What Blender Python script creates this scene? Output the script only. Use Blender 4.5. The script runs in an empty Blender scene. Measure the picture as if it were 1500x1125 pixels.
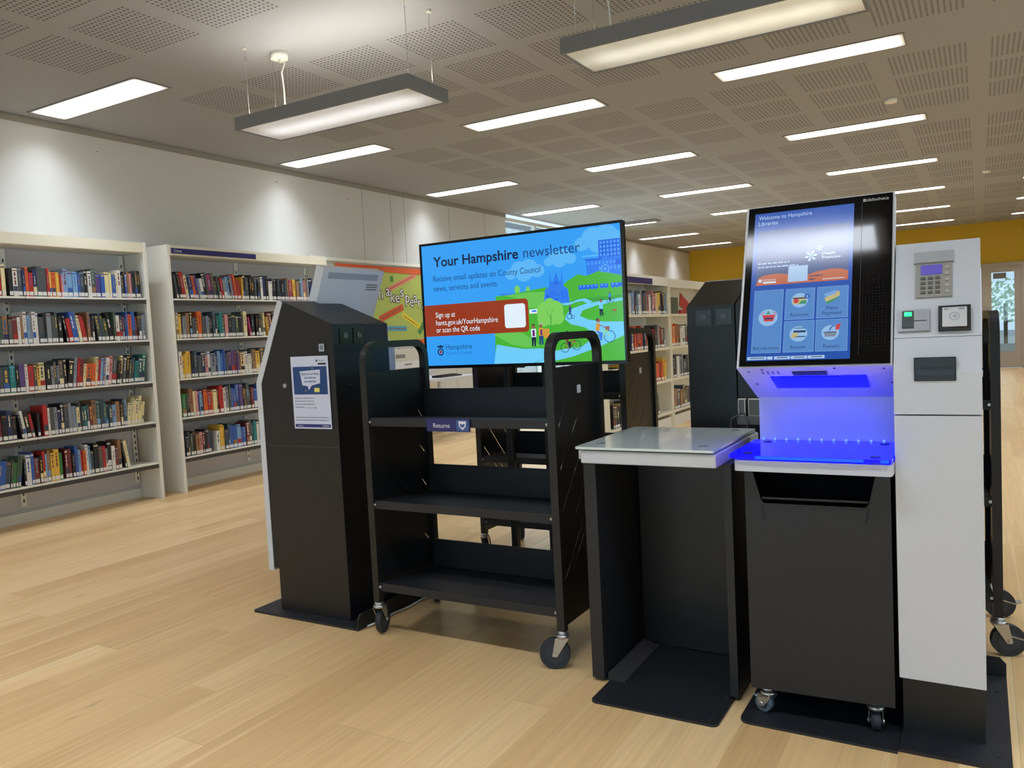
import bpy, bmesh, math, random
from mathutils import Vector, Matrix
random.seed(7)
PI = math.pi
SC = bpy.context.scene
COL = SC.collection

# ------------------------------------------------------------------ camera, world, exposure
def set_camera():
    cd = bpy.data.cameras.new('camera'); co = bpy.data.objects.new('camera', cd); COL.objects.link(co)
    yaw, pitch, roll = -0.52958379, -0.06184889, -0.05052252
    f = Vector((math.sin(yaw)*math.cos(pitch), math.cos(yaw)*math.cos(pitch), math.sin(pitch)))
    r = Vector((math.cos(yaw), -math.sin(yaw), 0)); u = r.cross(f)
    c, s = math.cos(roll), math.sin(roll)
    R = c*r+s*u; U = -s*r+c*u
    m = Matrix((R, U, -f)).transposed().to_4x4(); m.translation = (0, 0, 1.2)
    co.matrix_world = m
    cd.sensor_fit = 'HORIZONTAL'; cd.sensor_width = 36; cd.lens = 1176.48/1500*36
    cd.clip_start = .05; cd.clip_end = 200
    SC.camera = co
set_camera()

W = bpy.data.worlds.new('daylight'); SC.world = W; W.use_nodes = True
bg = W.node_tree.nodes['Background']; bg.inputs[0].default_value = (.62, .78, 1, 1); bg.inputs[1].default_value = 1.3
SC.view_settings.view_transform = 'Standard'; SC.view_settings.look = 'None'
SC.view_settings.gamma = 1; SC.view_settings.use_curve_mapping = False
SC.view_settings.exposure = 0.0

LAMP_POWER = 13.2        # watts of each recessed fluorescent fitting
def daylight(name, loc, rot, sx, sy, power, color):
    l = bpy.data.lights.new(name, 'AREA'); l.shape = 'RECTANGLE'; l.size = sx; l.size_y = sy; l.energy = power; l.color = color
    o = bpy.data.objects.new(name, l); COL.objects.link(o); o.location = loc; o.rotation_euler = rot
    return o
# daylight entering through the windows (placed just outside the panes)
daylight('daylight_right', (6.35, 3.0, 1.55), (0, PI/2, 0), 1.9, 9.0, 300, (.80, .90, 1))
daylight('daylight_left', (-6.5, 12.0, 1.5), (0, -PI/2, 0), 2.8, 2.8, 160, (.75, .87, 1))
daylight('daylight_rear', (-1.0, -5.35, 1.5), (PI/2, 0, 0), 8.0, 1.9, 190, (.68, .84, 1))

# ------------------------------------------------------------------ helpers: colour, materials
def lin(c):
    return tuple(((v/255)/12.92 if v/255 <= .04045 else ((v/255+.055)/1.055)**2.4) for v in c) + (1,)
MATS = {}
def mat(name, rgb=(128, 128, 128), rough=.5, metal=0, emit=None, strength=0, coat=0, bump=0, bscale=200, linear=None, spec=.5):
    if name in MATS: return MATS[name]
    m = bpy.data.materials.new(name); m.use_nodes = True; nt = m.node_tree; b = nt.nodes['Principled BSDF']
    c = (linear+(1,)) if linear else lin(rgb)
    b.inputs['Base Color'].default_value = c; b.inputs['Roughness'].default_value = rough; b.inputs['Metallic'].default_value = metal
    b.inputs['Specular IOR Level'].default_value = spec
    if emit is not None:
        b.inputs['Emission Color'].default_value = lin(emit); b.inputs['Emission Strength'].default_value = strength
    if coat: b.inputs['Coat Weight'].default_value = coat; b.inputs['Coat Roughness'].default_value = .03
    tc = nt.nodes.new('ShaderNodeTexCoord'); n = nt.nodes.new('ShaderNodeTexNoise'); n.inputs['Scale'].default_value = bscale
    nt.links.new(tc.outputs['Object'], n.inputs['Vector'])
    if bump:
        bp = nt.nodes.new('ShaderNodeBump'); bp.inputs['Strength'].default_value = bump; bp.inputs['Distance'].default_value = .001
        nt.links.new(n.outputs['Fac'], bp.inputs['Height']); nt.links.new(bp.outputs['Normal'], b.inputs['Normal'])
    else:
        mr = nt.nodes.new('ShaderNodeMapRange'); mr.inputs['To Min'].default_value = max(0, rough-.04); mr.inputs['To Max'].default_value = min(1, rough+.04)
        n.inputs['Scale'].default_value = 6
        nt.links.new(n.outputs['Fac'], mr.inputs['Value']); nt.links.new(mr.outputs['Result'], b.inputs['Roughness'])
    MATS[name] = m
    return m

class NX:
    """tiny expression builder for math nodes"""
    def __init__(s, nt): s.nt = nt
    def m(s, op, *a):
        n = s.nt.nodes.new('ShaderNodeMath'); n.operation = op
        for i, v in enumerate(a):
            if isinstance(v, (int, float)): n.inputs[i].default_value = v
            else: s.nt.links.new(v, n.inputs[i])
        return n.outputs[0]
    def vec(s, x, y, z=0.0):
        n = s.nt.nodes.new('ShaderNodeCombineXYZ')
        for i, v in enumerate((x, y, z)):
            if isinstance(v, (int, float)): n.inputs[i].default_value = v
            else: s.nt.links.new(v, n.inputs[i])
        return n.outputs[0]
    def mix(s, f, a, b, blend='MIX'):
        n = s.nt.nodes.new('ShaderNodeMix'); n.data_type = 'RGBA'; n.blend_type = blend
        for i, v in ((0, f), (6, a), (7, b)):
            if isinstance(v, (int, float)): n.inputs[i].default_value = v
            elif isinstance(v, tuple): n.inputs[i].default_value = v
            else: s.nt.links.new(v, n.inputs[i])
        return n.outputs[2]

def floor_material():
    m = bpy.data.materials.new('oak_planks'); m.use_nodes = True; nt = m.node_tree; b = nt.nodes['Principled BSDF']; N = NX(nt)
    tc = nt.nodes.new('ShaderNodeTexCoord'); sp = nt.nodes.new('ShaderNodeSeparateXYZ'); nt.links.new(tc.outputs['Object'], sp.inputs[0])
    x, y = sp.outputs[0], sp.outputs[1]
    xs = N.m('DIVIDE', N.m('ADD', x, 20.0+.086), .142); i = N.m('FLOOR', xs); fx = N.m('FRACT', xs)
    w1 = nt.nodes.new('ShaderNodeTexWhiteNoise'); w1.noise_dimensions = '1D'; nt.links.new(i, w1.inputs['W'])
    ys = N.m('DIVIDE', N.m('ADD', N.m('ADD', y, 30.0), N.m('MULTIPLY', w1.outputs['Value'], 1.9)), 1.9); j = N.m('FLOOR', ys); fy = N.m('FRACT', ys)
    w2 = nt.nodes.new('ShaderNodeTexWhiteNoise'); w2.noise_dimensions = '2D'; nt.links.new(N.vec(i, j), w2.inputs['Vector'])
    rnd = w2.outputs['Value']
    def noise(vx, vy, sc, det=4, rough=.6):
        n = nt.nodes.new('ShaderNodeTexNoise'); n.inputs['Scale'].default_value = sc; n.inputs['Detail'].default_value = det; n.inputs['Roughness'].default_value = rough
        nt.links.new(N.vec(N.m('MULTIPLY', x, vx), N.m('MULTIPLY', y, vy), N.m('MULTIPLY', rnd, 9.0)), n.inputs['Vector']); return n.outputs['Fac']
    g1 = noise(9, .9, 1.6, 5, .62); g2 = noise(70, 2.4, 1.0, 4, .6); g3 = noise(28, .35, 1.0, 2, .5)
    r = nt.nodes.new('ShaderNodeValToRGB'); nt.links.new(rnd, r.inputs[0])
    r.color_ramp.elements[0].color = lin((212, 174, 120)); r.color_ramp.elements[1].color = lin((242, 210, 157))
    e = r.color_ramp.elements.new(.5); e.color = lin((230, 194, 138))
    c = N.mix(N.m('MULTIPLY', g1, .40), r.outputs[0], lin((196, 153, 99)), 'MIX')
    # pale sapwood streaks
    st = nt.nodes.new('ShaderNodeMapRange'); nt.links.new(g3, st.inputs['Value']); st.inputs['From Min'].default_value = .60; st.inputs['From Max'].default_value = .72
    c = N.mix(N.m('MULTIPLY', st.outputs[0], .55), c, lin((238, 214, 168)))
    gr = nt.nodes.new('ShaderNodeMapRange'); nt.links.new(g2, gr.inputs['Value']); gr.inputs['From Min'].default_value = .3; gr.inputs['From Max'].default_value = .7
    gr.inputs['To Min'].default_value = .90; gr.inputs['To Max'].default_value = 1.07
    c = N.mix(1.0, c, N.vec(gr.outputs[0], gr.outputs[0], gr.outputs[0]), 'MULTIPLY')
    # knots / flecks
    kn = nt.nodes.new('ShaderNodeTexVoronoi'); kn.inputs['Scale'].default_value = 1.0
    nt.links.new(N.vec(N.m('MULTIPLY', x, 5.5), N.m('MULTIPLY', y, 1.7)), kn.inputs['Vector'])
    km = nt.nodes.new('ShaderNodeMapRange'); nt.links.new(kn.outputs['Distance'], km.inputs['Value']); km.inputs['From Min'].default_value = .02; km.inputs['From Max'].default_value = .085
    km.inputs['To Min'].default_value = .5; km.inputs['To Max'].default_value = 0
    c = N.mix(N.m('MULTIPLY', km.outputs[0], N.m('GREATER_THAN', g1, .5)), c, lin((105, 72, 40)))
    # seams
    sx = N.m('LESS_THAN', fx, .012); sy = N.m('LESS_THAN', fy, .0014)
    c = N.mix(N.m('MULTIPLY', N.m('MAXIMUM', sx, sy), .3), c, lin((140, 108, 70)))
    nt.links.new(c, b.inputs['Base Color'])
    rr = nt.nodes.new('ShaderNodeMapRange'); nt.links.new(g1, rr.inputs['Value']); rr.inputs['To Min'].default_value = .26; rr.inputs['To Max'].default_value = .42
    nt.links.new(rr.outputs[0], b.inputs['Roughness'])
    bp = nt.nodes.new('ShaderNodeBump'); bp.inputs['Strength'].default_value = .15; bp.inputs['Distance'].default_value = .001; nt.links.new(g2, bp.inputs['Height']); nt.links.new(bp.outputs[0], b.inputs['Normal'])
    return m

def ceiling_material():
    m = bpy.data.materials.new('perforated_plasterboard'); m.use_nodes = True; nt = m.node_tree; b = nt.nodes['Principled BSDF']; N = NX(nt)
    tc = nt.nodes.new('ShaderNodeTexCoord'); sp = nt.nodes.new('ShaderNodeSeparateXYZ'); nt.links.new(tc.outputs['Object'], sp.inputs[0])
    x, y = sp.outputs[0], sp.outputs[1]
    u = N.m('MULTIPLY', N.m('FRACT', N.m('DIVIDE', N.m('ADD', x, 4.945), .628)), .628)
    t = N.m('MULTIPLY', N.m('FRACT', N.m('DIVIDE', N.m('ADD', y, 2.42*4-3.92), 2.42)), 2.42)
    v = N.m('MULTIPLY', N.m('FRACT', N.m('DIVIDE', t, .61)), .61)
    inside = N.m('MULTIPLY', N.m('LESS_THAN', u, .5), N.m('MULTIPLY', N.m('LESS_THAN', v, .5), N.m('MULTIPLY', N.m('LESS_THAN', t, 1.80), N.m('GREATER_THAN', x, -4.95))))
    a = N.m('SUBTRACT', N.m('FRACT', N.m('DIVIDE', u, .03125)), .5); c = N.m('SUBTRACT', N.m('FRACT', N.m('DIVIDE', v, .03125)), .5)
    d = N.m('SQRT', N.m('ADD', N.m('MULTIPLY', a, a), N.m('MULTIPLY', c, c)))
    hole = N.m('MULTIPLY', N.m('LESS_THAN', d, .25), inside)
    n = nt.nodes.new('ShaderNodeTexNoise'); n.inputs['Scale'].default_value = 1.2; nt.links.new(tc.outputs['Object'], n.inputs['Vector'])
    base = N.mix(N.m('MULTIPLY', n.outputs['Fac'], .12), lin((155, 157, 159)), lin((142, 144, 146)))
    nt.links.new(N.mix(hole, base, lin((78, 77, 75))), b.inputs['Base Color'])
    b.inputs['Roughness'].default_value = .8
    return m

def diffuser_material(name, rgb, strength, streaky):
    m = bpy.data.materials.new(name); m.use_nodes = True; nt = m.node_tree; b = nt.nodes['Principled BSDF']; N = NX(nt)
    b.inputs['Base Color'].default_value = lin((220, 220, 215)); b.inputs['Roughness'].default_value = .3
    b.inputs['Emission Color'].default_value = lin(rgb)
    tc = nt.nodes.new('ShaderNodeTexCoord'); sp = nt.nodes.new('ShaderNodeSeparateXYZ'); nt.links.new(tc.outputs['Object'], sp.inputs[0])
    if streaky:      # tube seen through a prismatic cover: bright line along the middle, dim towards the sides
        q = N.m('ABSOLUTE', N.m('SUBTRACT', sp.outputs[1], .02)); mr = nt.nodes.new('ShaderNodeMapRange'); mr.interpolation_type = 'SMOOTHSTEP'
        nt.links.new(q, mr.inputs['Value']); mr.inputs['From Min'].default_value = 0.0; mr.inputs['From Max'].default_value = .14
        mr.inputs['To Min'].default_value = 1.0; mr.inputs['To Max'].default_value = .36
        n = nt.nodes.new('ShaderNodeTexNoise'); n.inputs['Scale'].default_value = 1.0; n.inputs['Detail'].default_value = 3
        nt.links.new(N.vec(N.m('MULTIPLY', sp.outputs[0], 14), N.m('MULTIPLY', sp.outputs[1], 5)), n.inputs['Vector'])
        e = N.m('ABSOLUTE', sp.outputs[0]); me = nt.nodes.new('ShaderNodeMapRange'); me.interpolation_type = 'SMOOTHSTEP'; nt.links.new(e, me.inputs['Value'])
        me.inputs['From Min'].default_value = .46; me.inputs['From Max'].default_value = .62; me.inputs['To Min'].default_value = 1; me.inputs['To Max'].default_value = .45
        s = N.m('MULTIPLY', N.m('MULTIPLY', mr.outputs[0], me.outputs[0]), N.m('ADD', N.m('MULTIPLY', n.outputs['Fac'], .5), .75))
        nt.links.new(N.m('MULTIPLY', s, strength), b.inputs['Emission Strength'])
    else:
        q = N.m('ABSOLUTE', sp.outputs[0]); me = nt.nodes.new('ShaderNodeMapRange'); me.interpolation_type = 'SMOOTHSTEP'; nt.links.new(q, me.inputs['Value'])
        me.inputs['From Min'].default_value = .54; me.inputs['From Max'].default_value = .62; me.inputs['To Min'].default_value = 1; me.inputs['To Max'].default_value = .12
        q2 = N.m('ABSOLUTE', sp.outputs[1]); m2 = nt.nodes.new('ShaderNodeMapRange'); m2.interpolation_type = 'SMOOTHSTEP'; nt.links.new(q2, m2.inputs['Value'])
        m2.inputs['From Min'].default_value = .07; m2.inputs['From Max'].default_value = .14; m2.inputs['To Min'].default_value = 1; m2.inputs['To Max'].default_value = .25
        nt.links.new(N.m('MULTIPLY', N.m('MULTIPLY', me.outputs[0], m2.outputs[0]), strength), b.inputs['Emission Strength'])
    return m

def glass_material(name, tint=(235, 242, 240), rough=.02, fac=.10):
    m = bpy.data.materials.new(name); m.use_nodes = True; nt = m.node_tree
    for n in list(nt.nodes): nt.nodes.remove(n)
    o = nt.nodes.new('ShaderNodeOutputMaterial'); t = nt.nodes.new('ShaderNodeBsdfTransparent'); g = nt.nodes.new('ShaderNodeBsdfGlossy'); mx = nt.nodes.new('ShaderNodeMixShader')
    t.inputs[0].default_value = lin(tint); g.inputs['Roughness'].default_value = rough
    lw = nt.nodes.new('ShaderNodeLayerWeight'); lw.inputs['Blend'].default_value = .25
    N = NX(nt); f = N.m('ADD', N.m('MULTIPLY', lw.outputs['Fresnel'], .8), fac*.3)
    nt.links.new(f, mx.inputs[0]); nt.links.new(t.outputs[0], mx.inputs[1]); nt.links.new(g.outputs[0], mx.inputs[2]); nt.links.new(mx.outputs[0], o.inputs[0])
    return m

BLK = mat('black_powder_coat', linear=(.0085, .0088, .0095), rough=.42, bump=.12, bscale=900)
BLK2 = mat('charcoal_steel', linear=(.012, .013, .017), rough=.5, bump=.1, bscale=700)
BLKP = mat('black_plastic', linear=(.008, .008, .009), rough=.3)
WHT = mat('white_laminate', (204, 206, 212), rough=.35)
WPLA = mat('white_plastic', (222, 223, 228), rough=.4)
CREAM = mat('cream_steel', (226, 219, 196), rough=.45)
CREAM2 = mat('pale_steel', (232, 229, 218), rough=.45)
LILAC = mat('back_panel_grey', (196, 193, 194), rough=.6)
DKLIP = mat('dark_shelf_edge', (62, 60, 58), rough=.5)
STEEL = mat('zinc_plated_steel', (190, 190, 192), rough=.28, metal=.9)
GREY = mat('grey_metal', (132, 132, 134), rough=.45, metal=.3)
RUB = mat('dark_rubber', (38, 42, 50), rough=.6)
WHEELG = mat('grey_blue_wheel', (96, 112, 128), rough=.4)

# ------------------------------------------------------------------ helpers: geometry
class MB:
    def __init__(s): s.bm = bmesh.new(); s.mats = []
    def mi(s, m):
        if m not in s.mats: s.mats.append(m)
        return s.mats.index(m)
    def box(s, x0, x1, y0, y1, z0, z1, m, bev=0):
        i = s.mi(m); r = bmesh.ops.create_cube(s.bm, size=1)
        for v in r['verts']:
            v.co = Vector(((x0+x1)/2+v.co.x*(x1-x0), (y0+y1)/2+v.co.y*(y1-y0), (z0+z1)/2+v.co.z*(z1-z0)))
        fs = set(f for v in r['verts'] for f in v.link_faces)
        if bev:
            e = list(set(e for v in r['verts'] for e in v.link_edges))
            rr = bmesh.ops.bevel(s.bm, geom=e, offset=bev, segments=2, affect='EDGES', profile=.5)
            fs = set(f for f in fs if f.is_valid) | set(rr['faces'])
        for f in fs: f.material_index = i
        return s
    def prism(s, pts, a0, a1, m, axis='x'):
        """extrude a 2D outline along an axis; x: pts=(y,z), y: pts=(x,z), z: pts=(x,y)"""
        i = s.mi(m)
        def P(p, a): return {'x': (a, p[0], p[1]), 'y': (p[0], a, p[1]), 'z': (p[0], p[1], a)}[axis]
        v0 = [s.bm.verts.new(P(p, a0)) for p in pts]; v1 = [s.bm.verts.new(P(p, a1)) for p in pts]
        n = len(pts); fs = [s.bm.faces.new(v0), s.bm.faces.new(v1[::-1])]
        for k in range(n): fs.append(s.bm.faces.new((v0[k], v1[k], v1[(k+1) % n], v0[(k+1) % n])))
        for f in fs: f.material_index = i
        bmesh.ops.recalc_face_normals(s.bm, faces=fs)
        return s
    def cyl(s, p, axis, r, L, m, seg=24, r2=None, smooth=True):
        i = s.mi(m); c = bmesh.ops.create_cone(s.bm, cap_ends=True, segments=seg, radius1=r, radius2=(r if r2 is None else r2), depth=L)
        q = Vector((0, 0, 1)).rotation_difference(Vector(axis).normalized()).to_matrix()
        fs = set()
        for v in c['verts']:
            v.co = q @ v.co + Vector(p); fs |= set(v.link_faces)
        for f in fs:
            f.material_index = i
            if smooth and len(f.verts) == 4: f.smooth = True
        return s
    def tube(s, pts, r, m, seg=8, flat=None):
        """sweep a round (or flat=(w,h) rectangular) section along pts"""
        i = s.mi(m); pts = [Vector(p) for p in pts]; rings = []; up = None
        for k, p in enumerate(pts):
            d = (pts[min(k+1, len(pts)-1)]-pts[max(k-1, 0)]).normalized()
            if up is None:
                up = Vector((1, 0, 0)) if abs(d.x) < .9 else Vector((0, 1, 0))
            a = (up-d*up.dot(d)).normalized(); b = d.cross(a); up = a
            if flat: ring = [p+a*sx*flat[0]/2+b*sy*flat[1]/2 for sx, sy in ((1, 1), (-1, 1), (-1, -1), (1, -1))]
            else: ring = [p+a*math.cos(t)*r+b*math.sin(t)*r for t in [2*PI*q/seg for q in range(seg)]]
            rings.append([s.bm.verts.new(c) for c in ring])
        n = len(rings[0]); fs = []
        for k in range(len(rings)-1):
            for q in range(n):
                f = s.bm.faces.new((rings[k][q], rings[k][(q+1) % n], rings[k+1][(q+1) % n], rings[k+1][q])); f.smooth = not flat; fs.append(f)
        fs.append(s.bm.faces.new(rings[0][::-1])); fs.append(s.bm.faces.new(rings[-1]))
        for f in fs: f.material_index = i
        bmesh.ops.recalc_face_normals(s.bm, faces=fs)
        return s
    def holed(s, outer, holes, a0, a1, m, axis='x'):
        """sheet with real slots cut through it"""
        i = s.mi(m)
        def P(p, a): return {'x': (a, p[0], p[1]), 'y': (p[0], a, p[1]), 'z': (p[0], p[1], a)}[axis]
        allf = []
        rings0 = []
        for a in (a0, a1):
            es = []; rings = []
            for lp in [outer]+holes:
                vs = [s.bm.verts.new(P(p, a)) for p in lp]; rings.append(vs)
                for k in range(len(vs)): es.append(s.bm.edges.new((vs[k], vs[(k+1) % len(vs)])))
            r = bmesh.ops.triangle_fill(s.bm, edges=es, use_beauty=True)
            allf += [g for g in r['geom'] if isinstance(g, bmesh.types.BMFace)]
            rings0.append(rings)
        for r0, r1 in zip(*rings0):
            for k in range(len(r0)): allf.append(s.bm.faces.new((r0[k], r1[k], r1[(k+1) % len(r0)], r0[(k+1) % len(r0)])))
        for f in allf: f.material_index = i
        bmesh.ops.recalc_face_normals(s.bm, faces=allf)
        return s
    def obj(s, name, parent=None, loc=None, rotz=0):
        me = bpy.data.meshes.new(name); s.bm.to_mesh(me); s.bm.free()
        for m in s.mats: me.materials.append(m)
        o = bpy.data.objects.new(name, me); COL.objects.link(o)
        if parent: o.parent = parent
        if loc: o.location = loc
        if rotz: o.rotation_euler = (0, 0, rotz)
        return o

def tag(o, label=None, cat=None, group=None, kind=None):
    if label: o['label'] = label
    if cat: o['category'] = cat
    if group: o['group'] = group
    if kind: o['kind'] = kind
    return o
def thing(name, label, cat, loc=(0, 0, 0), rotz=0, group=None):
    o = bpy.data.objects.new(name, None); COL.objects.link(o); o.location = loc; o.rotation_euler = (0, 0, rotz); o.empty_display_size = .1
    return tag(o, label, cat, group)
def struct(o): o['kind'] = 'structure'; return o
def copy_tree(o, parent=None):
    c = o.copy(); COL.objects.link(c)
    if parent: c.parent = parent
    for ch in [k for k in o.children]: copy_tree(ch, c)
    return c

def rounded(x0, x1, y0, y1, r, n=5, corners=(1, 1, 1, 1)):
    out = []
    for (cx, cy, a0, on) in ((x1-r, y0+r, -PI/2, corners[0]), (x1-r, y1-r, 0, corners[1]), (x0+r, y1-r, PI/2, corners[2]), (x0+r, y0+r, PI, corners[3])):
        if on: out += [(cx+r*math.cos(a0+PI/2*k/n), cy+r*math.sin(a0+PI/2*k/n)) for k in range(n+1)]
        else: out.append((x1 if cx > (x0+x1)/2 else x0, y1 if cy > (y0+y1)/2 else y0))
    return out

# flat artwork lying on a surface: built in (u, v), layered by fractions of a millimetre towards -y
TXT = {}
def text_polys(s, bold):
    key = (s, bold)
    if key in TXT: return TXT[key]
    cu = bpy.data.curves.new('lettering', 'FONT'); cu.body = s; cu.size = 1; cu.resolution_u = 3
    if bold: cu.offset = .02
    ob = bpy.data.objects.new('lettering', cu); COL.objects.link(ob)
    bpy.context.view_layer.update()
    me = bpy.data.meshes.new_from_object(ob.evaluated_get(bpy.context.evaluated_depsgraph_get()))
    P = [tuple((me.vertices[i].co.x, me.vertices[i].co.y) for i in p.vertices) for p in me.polygons]
    bpy.data.objects.remove(ob); bpy.data.curves.remove(cu); bpy.data.meshes.remove(me)
    xs = [x for p in P for x, _ in p] or [0, 1]
    TXT[key] = (P, min(xs), max(xs)); return TXT[key]
class Canvas:
    def __init__(s, step=.0004, fn=None): s.mb = MB(); s.step = step; s.fn = fn or (lambda u, v, d: (u, -d, v))
    def poly(s, pts, m, layer=1):
        vs = [s.mb.bm.verts.new(s.fn(u, v, layer*s.step)) for u, v in pts]
        try: f = s.mb.bm.faces.new(vs)
        except ValueError: return
        f.material_index = s.mb.mi(m)
    def rect(s, u0, u1, v0, v1, m, layer=1): s.poly([(u0, v0), (u1, v0), (u1, v1), (u0, v1)], m, layer)
    def rrect(s, u0, u1, v0, v1, r, m, layer=1, corners=(1, 1, 1, 1)): s.poly(rounded(u0, u1, v0, v1, r, 5, corners), m, layer)
    def circ(s, u, v, r, m, layer=1, n=24, ry=None): s.poly([(u+r*math.cos(2*PI*k/n), v+(ry or r)*math.sin(2*PI*k/n)) for k in range(n)], m, layer)
    def ring(s, u, v, r, w, m, layer=1, n=28):
        for k in range(n):
            a, b = 2*PI*k/n, 2*PI*(k+1)/n
            s.poly([(u+r*math.cos(a), v+r*math.sin(a)), (u+r*math.cos(b), v+r*math.sin(b)), (u+(r-w)*math.cos(b), v+(r-w)*math.sin(b)), (u+(r-w)*math.cos(a), v+(r-w)*math.sin(a))], m, layer)
    def line(s, pts, w, m, layer=1):
        for (a, b), (c, d) in zip(pts, pts[1:]):
            L = math.hypot(c-a, d-b) or 1; nx, ny = -(d-b)/L*w/2, (c-a)/L*w/2
            s.poly([(a-nx, b-ny), (c-nx, d-ny), (c+nx, d+ny), (a+nx, b+ny)], m, layer)
    def text(s, t, u, v, size, m, layer=2, width=None, bold=False, center=False, rot=0):
        P, x0, x1 = text_polys(t, bold); k = (width/(x1-x0)) if width else size
        if center: u = u-k*(x1-x0)/2
        c, sn = math.cos(rot), math.sin(rot)
        for p in P:
            s.poly([(u+((x-x0)*k*c-y*size*sn), v+((x-x0)*k*sn+y*size*c)) for x, y in p], m, layer)
    def marks(s, u0, u1, v, h, m, layer=2, seed=1):
        '''a line of print too small to read: broken word-length dashes'''
        r = random.Random(seed); u = u0
        while u < u1-h*.5:
            w = min(h*r.uniform(1.2, 4.5), u1-u); s.rect(u, u+w, v, v+h, m, layer); u += w+h*.8
    def obj(s, name, parent=None, **k):
        return s.mb.obj(name, parent, **k)

# ------------------------------------------------------------------ the room
XL, XR, YB, YF, H = -6.12, 6.2, -5.2, 19.3, 2.997
b = MB(); b.box(XL, XR, YB, YF, -.1, 0, floor_material()); struct(b.obj('floor'))
b = MB(); b.box(XL, XR, YB, YF, H, H+.1, ceiling_material()); struct(b.obj('ceiling'))
WALLW = mat('white_wall_paint', (204, 203, 199), rough=.7, bump=.05, bscale=300)
WALLY = mat('ochre_wall_paint', (200, 164, 34), rough=.7, bump=.05, bscale=300)
WALLG = mat('grey_wall_paint', (190, 188, 184), rough=.7)
# left wall with a floor-length glazed opening
b = MB(); b.box(XL-.15, XL, YB, 10.5, 0, H, WALLW); b.box(XL-.15, XL, 13.5, YF, 0, H, WALLW)
for y in (7.25, 7.77, 8.03, 9.0, 9.9): b.box(XL, XL+.0015, y, y+.006, .1, H-.05, mat('panel_joint', (150, 148, 144), rough=.8))
struct(b.obj('wall_left'))
b = MB(); b.box(XL, XL+.012, YB, 10.5, H-.05, H-.004, mat('painted_shadow_gap', (150, 143, 132), rough=.8)); b.box(XL, XL+.012, 13.5, YF, H-.05, H-.004, MATS['painted_shadow_gap']); struct(b.obj('shadow_gap_strip'))  # dark strip painted in for the shade of the wall-ceiling gap
b = MB(); b.box(XL, XL+.03, 6.32, 10.45, 2.10, 2.135, CREAM2); struct(b.obj('trim_2'))
b = MB(); b.box(XL, XL+.014, YB, 10.5, 0, .085, CREAM2); b.box(XL, XL+.014, 13.5, YF, 0, .085, CREAM2); struct(b.obj('baseboard_left'))
# end wall with a double door
b = MB()
b.box(XL, -.75, YF, YF+.15, 0, H, WALLY); b.box(.80, XR, YF, YF+.15, 0, H, WALLY); b.box(-.75, .80, YF, YF+.15, 2.15, H, WALLY)
struct(b.obj('wall_end'))
b = MB(); b.box(XL, XL+.9, YF-.012, YF-.001, 0, .09, CREAM2); b.box(XL+.9, -.75, YF-.012, YF-.001, 0, .09, CREAM2); b.box(.80, XR, YF-.012, YF-.001, 0, .09, CREAM2); struct(b.obj('baseboard_end'))
# right wall with windows, rear wall with windows
b = MB()
b.box(XR, XR+.15, YB, YF, 0, .6, WALLG); b.box(XR, XR+.15, YB, YF, 2.5, H, WALLG)
for y0, y1 in ((YB, -1.5), (.9, 1.2), (3.6, 3.9), (6.3, 6.6), (7.5, YF)): b.box(XR, XR+.15, y0, y1, .6, 2.5, WALLG)
struct(b.obj('wall_right'))
b = MB()
b.box(XL, XR, YB-.15, YB, 0, .6, WALLG); b.box(XL, XR, YB-.15, YB, 2.5, H, WALLG)
for x0, x1 in ((XL, -5.0), (-2.9, -2.6), (-.5, -.2), (1.9, XR)): b.box(x0, x1, YB-.15, YB, .6, 2.5, WALLG)
struct(b.obj('wall_rear'))
GLASS = glass_material('window_glass')
FRAME = mat('window_frame_white', (215, 215, 212), rough=.4)
def window(name, axis, pos, a0, a1, z0, z1, mull=()):
    f = MB(); w = .05
    def bx(p0, p1, q0, q1):
        if axis == 'x': f.box(pos-.04, pos+.04, p0, p1, q0, q1, FRAME)
        else: f.box(p0, p1, pos-.04, pos+.04, q0, q1, FRAME)
    bx(a0, a0+w, z0, z1); bx(a1-w, a1, z0, z1); bx(a0+w, a1-w, z0, z0+w); bx(a0+w, a1-w, z1-w, z1)
    for q in mull: bx(q-w/2, q+w/2, z0+w, z1-w)
    o = struct(f.obj(name)); g = MB()
    if axis == 'x': g.box(pos-.004, pos+.004, a0+w, a1-w, z0+w, z1-w, GLASS)
    else: g.box(a0+w, a1-w, pos-.004, pos+.004, z0+w, z1-w, GLASS)
    g.obj('window_pane', o); return o
window('window_1', 'x', XL-.07, 10.5, 13.5, .02, 2.96, (11.5, 12.5))
for k, (y0, y1) in enumerate(((-1.5, .9), (1.2, 3.6), (3.9, 6.3), (6.6, 7.5))): window('window_%d' % (k+2), 'x', XR+.07, y0, y1, .6, 2.5)
for k, (x0, x1) in enumerate(((-5.0, -2.9), (-2.6, -.5), (-.2, 1.9))): window('window_%d' % (k+6), 'y', YB-.07, x0, x1, .6, 2.5)
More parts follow.
